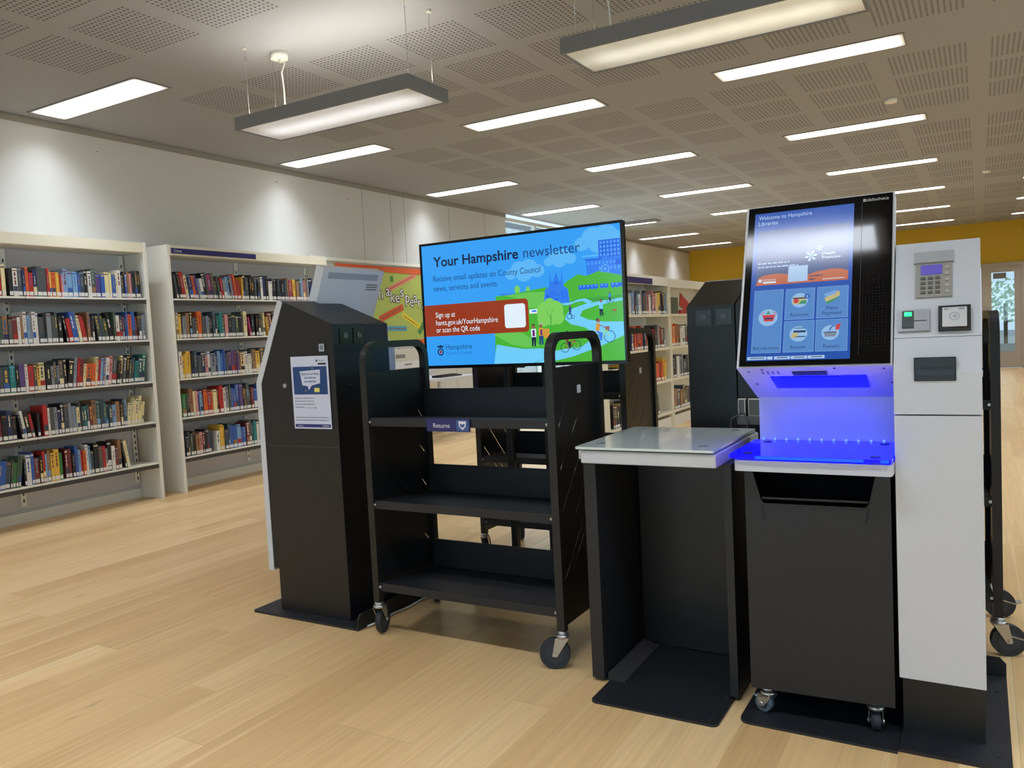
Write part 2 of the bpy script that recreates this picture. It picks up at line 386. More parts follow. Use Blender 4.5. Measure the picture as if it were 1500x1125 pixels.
# double door in the end wall: pale taupe leaves with tall panes
TAUPE = mat('taupe_door_paint', (176, 166, 150), rough=.5)
f = MB(); f.box(-.75, -.68, YF-.03, YF+.15, 0, 2.15, TAUPE); f.box(.73, .80, YF-.03, YF+.15, 0, 2.15, TAUPE); f.box(-.68, .73, YF-.03, YF+.15, 2.08, 2.15, TAUPE); struct(f.obj('trim_3'))
def door_leaf(name, x0, x1, gx0, gx1):
    f = MB(); y0, y1 = YF+.0, YF+.045
    f.box(x0, gx0, y0, y1, .01, 2.08, TAUPE); f.box(gx1, x1, y0, y1, .01, 2.08, TAUPE); f.box(gx0, gx1, y0, y1, .01, .335, TAUPE); f.box(gx0, gx1, y0, y1, 1.96, 2.08, TAUPE)
    f.box(gx0, gx1, y0-.002, y1+.002, .335, .50, mat('pale_blue_film', (150, 175, 190), rough=.3))
    o = struct(f.obj(name)); g = MB(); g.box(gx0, gx1, y0+.018, y0+.024, .50, 1.96, GLASS); g.obj('door_pane', o)
    s = MB(); s.box(gx0+.03, gx0+.26, y0-.006, y0-.003, 1.83, 1.945, mat('door_notice_grey', (120, 118, 112), rough=.6)); s.obj('door_notice', o)
    h = MB(); hx = x0+.06 if name == 'door_1' else x1-.06
    h.tube([(hx, y0, 1.0), (hx, y0-.06, 1.0), (hx, y0-.06, 1.25), (hx, y0, 1.25)], .012, STEEL); h.obj('door_handle', o)
door_leaf('door_1', .03, .73, .21, .61)
door_leaf('door_2', -.68, .02, -.56, .075-.20)
# outside: paving and shrubs seen through the door panes and the side glazing
b = MB(); b.box(-40, 40, -30, 60, -.25, -.12, mat('outdoor_paving', (170, 170, 165), rough=.8, bump=.3, bscale=40)); struct(b.obj('ground_outside'))
def leaf_ball(name, label, cx, cy, cz, r, n, m):
    bb = MB(); i = bb.mi(m); rnd = random.Random(n)
    for k in range(n):
        d = Vector((rnd.gauss(0, 1), rnd.gauss(0, 1), rnd.gauss(0, 1))).normalized()*r*(rnd.random()**.35)
        c = Vector((cx, cy, cz))+Vector((d.x, d.y, d.z*1.2)); a = Vector((rnd.gauss(0, 1), rnd.gauss(0, 1), rnd.gauss(0, 1))).normalized(); t = a.orthogonal().normalized()*rnd.uniform(.05, .09); u = a.cross(t)*.6
        f = bb.bm.faces.new([bb.bm.verts.new(c+q) for q in (t, u, -t, -u)]); f.material_index = i
    root = thing(name, label, 'shrub', (0, 0, 0))
    bb.obj('foliage', root); s = MB(); s.cyl((cx, cy, cz/2-.08), (0, 0, 1), .05, cz, mat('bark', (90, 70, 50), rough=.9), seg=8); s.obj('trunk', root)
LEAF = mat('leaf_green', (168, 196, 150), rough=.6)
leaf_ball('garden_shrub', 'green leafy shrub outside, seen through the pane of the far door', .62, 26.5, 1.45, .55, 260, LEAF)

# ------------------------------------------------------------------ ceiling lights
DIFF = diffuser_material('recessed_diffuser', (255, 252, 246), 2.2, False)
LAMP = bpy.data.lights.new('fluorescent_tubes', 'AREA'); LAMP.shape = 'RECTANGLE'; LAMP.size = 1.10; LAMP.size_y = .17; LAMP.energy = LAMP_POWER; LAMP.spread = math.radians(112); LAMP.color = (.90, .97, 1.09)
def make_recessed():
    r = thing('recessed_light', '', 'ceiling light'); f = MB(); w, d = .625, .145
    f.box(-w, w, -d, -d+.012, -.006, .004, GREY); f.box(-w, w, d-.012, d, -.006, .004, GREY); f.box(-w, -w+.012, -d+.012, d-.012, -.006, .004, GREY); f.box(w-.012, w, -d+.012, d-.012, -.006, .004, GREY)
    f.obj('frame', r)
    g = MB(); g.box(-w+.012, w-.012, -d+.012, d-.012, -.003, .002, DIFF); g.obj('diffuser', r)
    l = bpy.data.objects.new('fluorescent_tubes', LAMP); COL.objects.link(l); l.parent = r; l.location = (0, 0, -.008)
    return r
rec0 = make_recessed(); used = False
ROWN = ['behind the camera', 'over the near floor', 'second row from the front', 'third row from the front', 'fourth row from the front', 'fifth row from the front', 'sixth row from the front', 'row nearest the ochre wall']
ORD = ['first', 'second', 'third', 'fourth', 'fifth', 'sixth', 'seventh', 'eighth', 'ninth', 'tenth', 'eleventh', 'twelfth', 'thirteenth', 'fourteenth', 'fifteenth', 'sixteenth', 'seventeenth', 'eighteenth', 'nineteenth', 'twentieth']
def ordn(n):
    if n <= 20: return ORD[n-1]
    t, u = divmod(n, 10); T = {2: 'twenty', 3: 'thirty', 4: 'forty', 5: 'fifty'}[t]
    return {2: 'twentieth', 3: 'thirtieth', 4: 'fortieth', 5: 'fiftieth'}[t] if u == 0 else T+'-'+ORD[u-1]
COLN = ['in the column by the bookcase wall', 'in the column over the television', 'in the column over the white payment column', 'in the column at the right edge']
for ri in range(-2, 7):
    for ci in range(5):
        x = -5.37+ci*2.165+(.02 if ci else 0); y = 3.575+2.42*ri
        if ri == 0 and ci in (1, 2): continue
        if ci == 4 and ri > 1: continue
        o = rec0 if not used else copy_tree(rec0); used = True
        o.location = (x, y, H)
        where = COLN[min(ci, 3)]
        if ri < 0 or ci == 4: lab = 'lit recessed strip light outside the view, %s row behind, %s from the bookcase wall' % (ORD[-ri-1] if ri < 0 else 'row '+ORD[ri], ORD[ci])
        else: lab = 'lit recessed ceiling light %s, %s from the front' % (where, ORD[ri if ci in (1, 2) else ri])
        tag(o, lab, 'ceiling light', 'recessed strip lights in the perforated ceiling')

PEND = diffuser_material('pendant_cover', (236, 240, 246), .80, True)
PUP = mat('uplight_tube', (255, 255, 250), rough=.3, emit=(255, 247, 232), strength=52)
PUP2 = mat('uplight_tube_dim', (255, 255, 250), rough=.3, emit=(255, 248, 235), strength=1.2)
PGREY = mat('pendant_grey', (122, 122, 124), rough=.5)
def pendant(x, y, label, up, cordpts, rosex, end_blue=False):
    r = thing('pendant_light', label, 'pendant light', (x, y, 2.50), 0, 'suspended box lights'); w, d = .65, .185
    f = MB()
    f.box(-w, w, -d, -d+.015, 0, .075, PGREY, .002); f.box(-w, w, d-.015, d, 0, .075, PGREY, .002)
    f.box(-w, -w+.015, -d+.015, d-.015, 0, .075, PGREY, .002); f.box(w-.015, w, -d+.015, d-.015, 0, .075, PGREY, .002)
    f.box(-w+.015, w-.015, -d+.015, d-.015, .035, .045, WHT)
    f.obj('housing', r)
    g = MB(); g.box(-w+.015, w-.015, -d+.015, d-.015, .006, .012, PEND if not end_blue else PEND2); g.obj('diffuser', r)
    t = MB(); t.cyl((0, 0, .062), (1, 0, 0), .013, 1.15, up, seg=12); t.obj('uplight_tube', r)
    for sx in (-1, 1):
        for sy in (-1, 1):
            c = MB(); c.cyl((sx*.6, sy*.11, (H-2.5+.075)/2), (0, 0, 1), .0015, H-2.5-.075, STEEL, seg=6); c.cyl((sx*.6, sy*.11, H-2.5-.008), (0, 0, 1), .012, .014, CREAM2, seg=12); c.cyl((sx*.6, sy*.11, .085), (0, 0, 1), .005, .03, STEEL, seg=8)
            c.obj('suspension_wire', r)
    c = MB(); c.tube(cordpts, .005, mat('white_flex', (225, 222, 214), rough=.5), seg=8); c.obj('power_cord', r)
    q = MB(); q.cyl((rosex, .12-.04, H-2.5-.02), (0, 0, 1), .05, .04, CREAM2, seg=28); q.obj('ceiling_rose', r)
    return r
PEND2 = diffuser_material('pendant_cover_warm', (226, 226, 208), .82, True)
def cord(x0, xr, zt=H-2.5):
    return [(x0-.04, .02, .085), (x0-.06, .02, .11), (x0-.03, .03, .12), (x0, .03, .10), (x0+.02, .05, .10), (x0+.03, .06, .16), (x0+.02, .07, .26), (x0+.0, .08, zt-.12), (x0+.03, .08, zt-.07), (xr, .08, zt-.06), (xr, .08, zt-.03)]
pendant(-3.19, 3.615, 'grey suspended box light with bluish diffuser, hanging nearer the bookcases, ceiling rose above', PUP, cord(-.50, -.51), -.51)
pendant(-1.04, 3.675, 'larger-looking grey suspended light with warm diffuser above the touchscreen, cut by the top edge', PUP2, cord(-.52, -.46), -.46, True)
v = MB(); v.box(-5.27, -4.64, 12.9, 13.18, H-.012, H-.001, mat('vent_grey', (120, 116, 108), rough=.6))
for k in range(6): v.box(-5.25, -4.66, 12.92+k*.042, 12.94+k*.042, H-.018, H-.012, GREY)
tag(v.obj('ceiling_vent'), 'flat grey ceiling vent above the left end of the far bookcases', 'ceiling vent')
for x, y, nm in ((-.62, 7.55, 'over the touchscreen'), (.1, 12.2, 'near the right edge')):
    v = MB(); v.cyl((x, y, H-.015), (0, 0, 1), .045, .03, CREAM2, seg=20, r2=.05)
    tag(v.obj('smoke_detector'), 'small round smoke detector on the ceiling '+nm, 'smoke detector')

# ------------------------------------------------------------------ books
PAL = dict(r=(176, 44, 44), o=(214, 98, 40), y=(222, 178, 70), c=(226, 212, 160), w=(222, 218, 210), k=(34, 33, 36), g=(78, 82, 84), n=(40, 52, 92), b=(52, 92, 168), l=(120, 160, 198), t=(36, 122, 122), e=(52, 122, 62),
           d=(70, 88, 72), p=(206, 142, 140), m=(160, 60, 104), u=(118, 46, 48), s=(132, 138, 146), v=(92, 70, 124), f=(150, 110, 76), a=(58, 74, 86))
CN = dict(r='red', o='orange', y='yellow', c='cream', w='white', k='black', g='dark grey', n='navy', b='blue', l='light blue', t='teal', e='green', d='olive', p='pink', m='magenta', u='maroon', s='grey', v='purple', f='brown', a='slate')
BM = {k: mat('cover_'+CN[k].replace(' ', '_'), v, rough=.38, bump=.2, bscale=60) for k, v in PAL.items()}
PAPER = mat('page_block', (224, 214, 190), rough=.8); LAB = mat('spine_label', (226, 224, 218), rough=.5)
def book_mesh(code, th, h, d, rnd):
    """spine in the plane x=0 facing +x, thickness along +y from 0, standing on z=0"""
    m = MB(); c = BM[code]; cv = .0022
    m.box(-d, 0, 0, cv, 0, h, c); m.box(-d, 0, th-cv, th, 0, h, c); m.box(-cv, 0, cv, th-cv, 0, h, c)
    m.box(-d+.003, -cv, cv, th-cv, .002, h-.004, PAPER)
    m.box(0, .0006, .0015, th-.0015, .008, .034, LAB)
    alt = BM[rnd.choice('wcysslgf' if code in 'knaugdvbemt' else 'gnuuabgs')]
    z0 = h*rnd.uniform(.40, .5); z1 = h*rnd.uniform(.78, .9); w = th*rnd.uniform(.16, .36)
    z = z0 if rnd.random() < .75 else z1
    while z < z1:
        L = rnd.uniform(.010, .035); m.box(0, .0006, th/2-w/2, th/2+w/2, z, min(z+L, z1), alt); z += L+rnd.uniform(.004, .010)
    if rnd.random() < .45: m.box(0, .0005, .001, th-.001, h*.9, h*.94, alt)
    if rnd.random() < .3: m.box(0, .0004, .001, th-.001, h*.18, h*.36, BM[rnd.choice('rnklwcbaf')])
    return m
NB = [0]
REST = []       # beyond the three hundred largest, the small far books become one object
def book_row(codes, y0, y1, xf, z, case, shelf, hb=.20, lean=None, seed=1, end='right', group=None):
    """codes left to right in the picture (= increasing y); '.' is a gap; a slash leans the run that follows, '|' ends it"""
    rnd = random.Random(seed); toks = []; ln = 0
    for ch in codes:
        if ch in '/\\|': ln = {'/': -1, '\\': 1, '|': 0}[ch]; continue
        toks.append([ch, ln])
    A = math.radians(8.0); sl = hb*1.12*math.sin(A)
    ws = [(.026 if c == '.' else rnd.choice((.018, .022, .026, .030, .036, .042))) for c, _ in toks]
    pre = []; prev = 0
    for c, l in toks:
        g = 0
        if l != prev:
            if prev < 0: g += sl            # the run leaned right: leave room for its tops
            if l > 0: g += sl               # this run leans left against what stands before it
        pre.append(g); prev = l
    k = (y1-y0-sum(pre))/sum(ws); y = y0; n = sum(1 for c, _ in toks if c != '.'); q = 0
    for (c, l), w, g in zip(toks, ws, pre):
        w *= k; y += g
        if c == '.': y += w; continue
        q += 1; h = hb*rnd.choice((.86, .92, .97, 1, 1.05, 1.11)); d = rnd.uniform(.13, .165); th = w*.93
        ang = l*A
        if l: th = w*.90*math.cos(A)
        m = book_mesh(c, th, h, d, rnd); o = m.obj('book')
        o.rotation_euler = (ang, 0, 0)
        xx = xf-rnd.uniform(0, .014); yy = y+w*.03
        o.location = (xx, yy, z+.0008+(th*math.sin(A) if l < 0 else 0))
        pos = (n-q+1) if end == 'right' else q
        look = 'tall ' if h > hb*1.08 else ('short ' if h < hb*.93 else '')
        thick = 'thin' if w < .022 else ('thick' if w > .034 else 'medium')
        if NB[0] >= 300: REST.append(o)
        else: tag(o, '%s%s %s book%s, %s from the %s end, %s, %s' % (look, thick, CN[c], ' leaning' if l else '', ordn(pos), end, shelf, case), 'book', group)
        NB[0] += 1; y += w
def merge_rest():
    bm = bmesh.new(); mats = []
    for o in REST:
        me = o.data.copy(); me.transform(Matrix.LocRotScale(o.location, o.rotation_euler, None))
        mp = []
        for m in me.materials:
            if m not in mats: mats.append(m)
            mp.append(mats.index(m))
        for p in me.polygons: p.material_index = mp[p.material_index]
        bm.from_mesh(me); bpy.data.objects.remove(o)
    me = bpy.data.meshes.new('far_books'); bm.to_mesh(me); bm.free()
    for m in mats: me.materials.append(m)
    o = bpy.data.objects.new('far_books', me); COL.objects.link(o)
    tag(o, 'remaining small books filling lower and farther bookcase shelves', 'books', None, 'stuff')
SHZ = [1.64, 1.304, .966, .636, .302]
SHN = ['top shelf', 'second shelf', 'middle shelf', 'fourth shelf', 'bottom shelf']

# ------------------------------------------------------------------ bookcases on the left wall
def wall_bookcase(label, ys, panel_l, panel_r, sign):
    r = thing('bookcase', label, 'bookcase', (0, 0, 0), 0, 'bookcases against the left wall')
    xb, xf = XL+.016, -5.82
    y0, y1 = ys[0], ys[-1]
    for a, bb in ((panel_l), (panel_r)):
        m = MB(); m.box(xb, xf, a, bb, 0, 2.088, CREAM2, .002); m.obj('side_panel', r)
    m = MB(); m.box(xb, xb+.01, y0, y1, .09, 2.06, LILAC); m.obj('back_panel', r)
    m = MB(); m.box(xb+.01, xf, y0, y1, 2.072, 2.086, CREAM); m.box(xf-.012, xf, y0, y1, 2.006, 2.072, CREAM, .001); m.box(xb+.01, xf-.012, y0, y1, 2.004, 2.010, CREAM2); m.obj('canopy', r)
    m = MB(); m.box(xb, xb+.03, y0, y1, .0, .075, CREAM2); m.obj('plinth', r)
    UP = mat('upright_slots', (60, 58, 60), rough=.7)
    for y in ys:
        yc = min(max(y, y0+.03), y1-.03) if y in (y0, y1) else y
        m = MB(); m.box(xb+.01, xb+.035, yc-.018, yc+.018, .12, 2.0, CREAM2)
        for k in range(36): m.box(xb+.035, xb+.0355, yc-.006, yc+.006, .15+k*.05, .175+k*.05, UP)
        m.obj('slotted_upright', r)
    for a, bb in zip(ys, ys[1:]):
        for z in SHZ:
            m = MB(); m.box(xb+.037, xf-.002, a+.002, bb-.002, z-.012, z, CREAM2); m.box(xf-.004, xf, a+.002, bb-.002, z-.014, z, CREAM2)
            m.box(xf-.012, xf-.002, a+.002, bb-.002, z-.046, z-.0145, DKLIP); m.obj('shelf', r)
    if sign:
        m = Canvas(step=.0008, fn=lambda u, v, d: (xf+.004+d, u, v))
        m.mb.box(xf, xf+.004, 4.43, 5.34, 2.016, 2.062, mat('navy_sign', (44, 42, 104), rough=.4))
        m.text('Crime', 4.455, 2.029, .03, mat('sign_white', (225, 225, 232), rough=.5), 1)
        o = m.obj('header_sign', r); o['label'] = 'navy header strip reading Crime'
    return r
wall_bookcase('long pale steel bookcase cut off by the left edge of the photo', [2.29, 3.21, 4.165], (2.26, 2.288), (4.167, 4.197), False)
wall_bookcase('pale steel bookcase with a navy Crime header, behind the left kiosk', [4.42, 5.315, 6.25], (4.39, 4.418), (6.252, 6.282), True)

XS = -5.826
g1 = 'books in the bookcase at the left edge'
C1 = 'left-edge bookcase'
book_row('rrc.kwgnornggryoyrplllbakwdvbccbcwakbfpkgk', 3.00, 4.13, XS, SHZ[0], C1, SHN[0], .195, seed=11, group=g1)
book_row('bdfguwfwlswwgksggk\\krbbcrr|fkk\\gaddk|dwaunbobukgs', 3.0, 4.14, XS, SHZ[1], C1, SHN[1], .205, seed=12, group=g1)
book_row('kgatkvwrgycksgsgk/ksrucoocrlbwpgkcgkgatat', 2.97, 4.105, XS, SHZ[2], C1, SHN[2], .20, seed=13, group=g1)
book_row('ouknk\\kwkr|.k.rwgsnkasslcgataufdataalfkal/ccccccc', 2.94, 4.06, XS, SHZ[3], C1, SHN[3], .20, seed=14, group=g1)
book_row('/rbbgdedd|kwbukrlfyye.uukblrowlakgrskwuf\\kc', 2.90, 3.92, XS, SHZ[4], C1, SHN[4], .205, seed=15, group=g1)
g2 = 'books in the bookcase with the navy header'
C2 = 'navy-header bookcase'
book_row('\\gkrcnovswkgmgkgkrsl\\ksror|ykgkkgk.wnkwakkakkagfmuyfalpfs\\nk', 4.44, 6.10, XS, SHZ[0], C2, SHN[0], .205, seed=21, end='left', group=g2)
book_row('cyksfkgkog|sgkakttkpkadkgc\\m|k.kkdc\\yuukn', 4.44, 5.60, XS, SHZ[1], C2, SHN[1], .205, seed=22, end='left', group=g2)
book_row('wyyykagnpwsnlbbgvvuvfcwwgfygskgplbn', 4.44, 5.58, XS, SHZ[2], C2, SHN[2], .205, seed=23, end='left', group=g2)
book_row('egfcpvlnorocfrwsdbbbvkfgkubbnfkrrrr', 4.44, 5.50, XS, SHZ[3], C2, SHN[3], .215, seed=24, end='left', group=g2)
book_row('kgdkfpukgn\\.|wyyaabblbbugatwdkw/vvk', 4.44, 5.46, XS, SHZ[4], C2, SHN[4], .205, seed=25, end='left', group=g2)

# ------------------------------------------------------------------ far bookcases (free-standing run)
def low_bookcase(label, y0, y1, zs, h, sign):
    r = thing('bookcase', label, 'bookcase', (0, 0, 0), 0, 'far bookcases beyond the television'); xb, xf = -3.46, -3.16
    for a, bb in ((y0, y0+.03), (y1-.03, y1)):
        m = MB(); m.box(xb, xf, a, bb, 0, h, CREAM, .002); m.obj('side_panel', r)
    m = MB(); m.box(xb, xb+.012, y0+.03, y1-.03, .06, h-.02, CREAM2); m.obj('back_panel', r)
    m = MB(); m.box(xb, xf, y0+.03, y1-.03, h-.02, h, CREAM2); m.box(xf-.012, xf, y0+.03, y1-.03, h-.10, h-.02, CREAM2); m.obj('canopy', r)
    m = MB(); m.box(xb+.012, xf-.02, y0+.03, y1-.03, 0, .13, CREAM2); m.obj('plinth', r)
    for z in zs:
        m = MB(); m.box(xb+.012, xf, y0+.03, y1-.03, z-.03, z, CREAM, .001); m.obj('shelf', r)
    if sign:
        m = MB(); m.box(xf, xf+.004, y0+.04, y0+1.36, h-.095, h-.03, MATS['navy_sign']); o = m.obj('header_sign', r); o['label'] = 'navy header strip'
    return r
FZ = [1.345, .96, .58, .20]
low_bookcase('low cream bookcase with a navy header strip, right of the television', 7.25, 9.16, FZ, 1.77, True)
low_bookcase('low cream bookcase without navy strip, partly behind the dark kiosk', 9.18, 11.1, FZ, 1.76, False)
XF2 = -3.166; C3 = 'far bookcase right of the television'; C4 = 'far bookcase beside the dark kiosk'
gA = 'books on the far cream bookcases'
FR = [('wlsnalwsnfgsrwgpppcyyskkla', 7.95, 9.08), ('nvorrorknrfkgrrkgspuuks', 7.95, 9.0), ('wksyuccyky/sowroroyy', 7.4, 8.98), ('kakdfnyakayy.wkwprpuk\\g', 7.4, 8.75)]
for k, (codes, a, bb) in enumerate(FR): book_row(codes, a, bb, XF2, FZ[k], C3, ['top shelf', 'second shelf', 'third shelf', 'bottom shelf'][k], .235, seed=40+k, group=gA)
FR = [('oyrffwwwkgaa', 9.25, 9.95), ('kkwsgsakgg', 9.25, 9.95), ('fuafakanks', 9.25, 9.95)]
for k, (codes, a, bb) in enumerate(FR): book_row(codes, a, bb, XF2, FZ[k+1], C4, ['second shelf', 'third shelf', 'bottom shelf'][k], .24, seed=50+k, end='left', group=gA)
merge_rest()
# display on its top shelf
m = MB(); m.box(XF2-.03, XF2-.02, 9.27, 9.55, FZ[0]+.001, FZ[0]+.20, BM['d']); tag(m.obj('display_book'), 'greenish book standing face out on the top shelf beside the dark kiosk', 'book')
m = MB(); m.prism([(9.62, FZ[0]+.10), (9.98, FZ[0]+.001), (10.02, FZ[0]+.12), (9.66, FZ[0]+.26)], XF2-.03, XF2-.02, BM['r']); m.box(XF2-.04, XF2-.015, 9.62, 10.0, FZ[0]+.0005, FZ[0]+.05, BM['r']); tag(m.obj('display_book'), 'red book propped face out at a tilt on the top shelf beside the dark kiosk', 'book')

# ------------------------------------------------------------------ noticeboard
nb = thing('noticeboard', 'lime green noticeboard with an orange border and cut-out lettering', 'noticeboard', (XL+.002, 0, 0))
NG = mat('lime_paper', (172, 184, 92), rough=.8, bump=.2, bscale=30); NO = mat('orange_border', (214, 92, 46), rough=.7)
m = MB(); m.box(0, .014, 6.72, 9.45, 1.14, 2.075, NG); m.obj('board', nb)
m = MB(); m.box(.014, .02, 6.72, 9.45, 2.01, 2.078, NO, .001); m.box(.014, .02, 6.72, 9.45, 1.137, 1.195, NO, .001); m.box(.014, .02, 6.72, 6.78, 1.195, 2.01, NO, .001); m.box(.014, .02, 9.39, 9.45, 1.195, 2.01, NO, .001); m.obj('border', nb)
def strip(y0, z0, y1, z1, w, mt, seed, nm):
    L = math.hypot(y1-y0, z1-z0); a = math.atan2(z1-z0, y1-y0); c, s = math.cos(a), math.sin(a)
    cv = Canvas(step=.0006, fn=lambda u, v, d: (.0155+d, y0+u*c-v*s, z0+u*s+v*c))
    cv.rect(0, L, -w/2, w/2, mt, 1)
    cv.marks(.03, L-.03, -w*.12, w*.22, mat('strip_print', (140, 84, 60), rough=.7), 2, seed); cv.obj(nm, nb)
strip(7.60, 1.80, 8.17, 2.0, .055, mat('pink_strip', (224, 128, 110), rough=.7), 1, 'paper_strip')
strip(7.42, 1.45, 7.88, 1.60, .08, mat('orange_strip', (204, 84, 40), rough=.7), 2, 'paper_strip')
strip(7.85, 1.51, 8.2, 1.35, .065, mat('yellow_strip', (226, 206, 50), rough=.7), 3, 'paper_strip')
strip(7.5, 1.345, 7.93, 1.335, .06, mat('blue_strip', (86, 156, 180), rough=.7), 4, 'paper_strip')
strip(8.17, 1.27, 8.42, 1.52, .07, mat('green_strip', (70, 140, 60), rough=.7), 5, 'paper_strip')
cv = Canvas(step=.0006, fn=lambda u, v, d: (.0155+d, u, v)); cv.rect(7.66, 7.72, 1.90, 1.97, MATS['green_strip'], 1); cv.obj('paper_strip', nb)
LW = mat('letter_white', (232, 230, 224), rough=.6); LK = mat('letter_outline', (30, 28, 30), rough=.7)
for ch, y, z in (('S', 7.34, 1.78), ('h', 7.47, 1.74), ('a', 7.60, 1.775), ('k', 7.69, 1.703), ('e', 7.78, 1.699), ('s', 7.87, 1.769), ('p', 7.975, 1.702), ('e', 8.06, 1.653), ('a', 8.14, 1.70), ('r', 8.22, 1.643), ('e', 8.30, 1.599)):
    cv = Canvas(step=.0006, fn=lambda u, v, d: (.0155+d, u, v))
    for du, dv in ((-.009, 0), (.009, 0), (0, -.009), (0, .009), (.007, .007), (-.007, -.007), (.007, -.007), (-.007, .007)):
        cv.text(ch, y+du, z-.045+dv, .19, LK, 1+(du > 0)*.2+(dv > 0)*.1, center=True)
    cv.text(ch, y, z-.045, .19, LW, 3, center=True); cv.obj('cutout_letter', nb)

# ------------------------------------------------------------------ desk with printer, keyboard and low returns stand beyond the trolley
dk = thing('desk', 'white desk against the wall beneath the noticeboard', 'desk', (0, 0, 0))
m = MB(); m.box(-6.05, -5.38, 6.5, 8.45, .70, .73, WHT, .003); m.obj('desktop', dk)
for x in (-6.0, -5.43):
    for y in (6.55, 8.4):
        m = MB(); m.cyl((x, y, .35), (0, 0, 1), .02, .70, FRAME, seg=12); m.obj('leg', dk)
m = MB(); m.box(-6.02, -6.0, 6.6, 8.35, .35, .70, CREAM2); m.obj('modesty_panel', dk)
pr_ = thing('printer', 'off-white printer standing on the desk below the noticeboard', 'printer', (-5.7, 7.05, .7305))
m = MB(); m.prism([(-.28, 0), (.26, 0), (.28, .30), (.20, .36), (-.22, .36), (-.30, .30)], -.26, .26, mat('aged_white_plastic', (214, 210, 200), rough=.5), 'x'); m.obj('body', pr_)
for z in (.07, .16): 
    m = MB(); m.box(.26, .268, -.25, .25, z, z+.07, WPLA, .002); m.box(.268, .274, -.06, .06, z+.03, z+.045, GREY); m.obj('paper_tray', pr_)
m = MB(); m.box(.262, .27, -.2, -.05, .27, .31, GREY); m.obj('control_panel', pr_)
kb = thing('keyboard', 'black keyboard lying on the white desk', 'keyboard', (-5.55, 7.95, .7305), 0)
m = MB(); m.prism([(-.07, 0), (.07, 0), (.07, .012), (-.07, .025)], -.22, .22, BLKP, 'y'); m.obj('keyboard_body', kb)
m = MB()
for i in range(5):
    for j in range(14): m.box(-.055+i*.022, -.037+i*.022, -.205+j*.029, -.181+j*.029, .014, .028-.002*i, BLK2)
m.obj('keys', kb)
# ------------------------------------------------------------------ book trolleys
def caster(parent, x, y, ztop, R, yaw, brake=False, wheel=RUB, name='caster', hz=0):
    c, s = math.cos(yaw), math.sin(yaw)
    ax = (-s, c, 0); off = .03 if R > .04 else .012
    wx, wy = x+c*off, y+s*off
    m = MB(); m.cyl((wx, wy, R+hz), ax, R, .024, wheel, seg=32); m.cyl((wx, wy, R+hz), ax, R*.62, .027, mat('wheel_core', (46, 52, 62), rough=.5), seg=28); m.cyl((wx, wy, R+hz), ax, .007, .046, STEEL, seg=12)
    w = m.obj(name, parent)
    f = MB()
    # stamped fork: two cheeks sloping from the swivel to the axle
    for sg in (-1, 1):
        pts = []
        for (u, z) in ((-.022, ztop-.022), (.026, ztop-.022), (off+.010, R+hz-.006), (off-.008, R+hz-.008)):
            pts.append((u, z))
        vs0 = [(x+c*u-s*sg*.0175, y+s*u+c*sg*.0175, z) for u, z in pts]; vs1 = [(x+c*u-s*sg*.0195, y+s*u+c*sg*.0195, z) for u, z in pts]
        i = f.mi(STEEL); a = [f.bm.verts.new(v) for v in vs0]; bq = [f.bm.verts.new(v) for v in vs1]
        fs = [f.bm.faces.new(a), f.bm.faces.new(bq[::-1])]+[f.bm.faces.new((a[k], bq[k], bq[(k+1) % 4], a[(k+1) % 4])) for k in range(4)]
        bmesh.ops.recalc_face_normals(f.bm, faces=fs)
    f.cyl((x, y, ztop-.018), (0, 0, 1), .024, .012, STEEL, seg=20); f.cyl((x, y, ztop-.006), (0, 0, 1), .018, .012, STEEL, seg=20)
    f.obj('fork', w)
    if brake:
        g = MB(); g.tube([(x+c*off, y+s*off, R+hz+.02), (x+c*(off+R*.9), y+s*(off+R*.9), R+hz+.005), (x+c*(off+R*1.35), y+s*(off+R*1.35), R+hz+.012)], .004, STEEL, flat=(.03, .004)); g.obj('brake_lever', w)
    return w
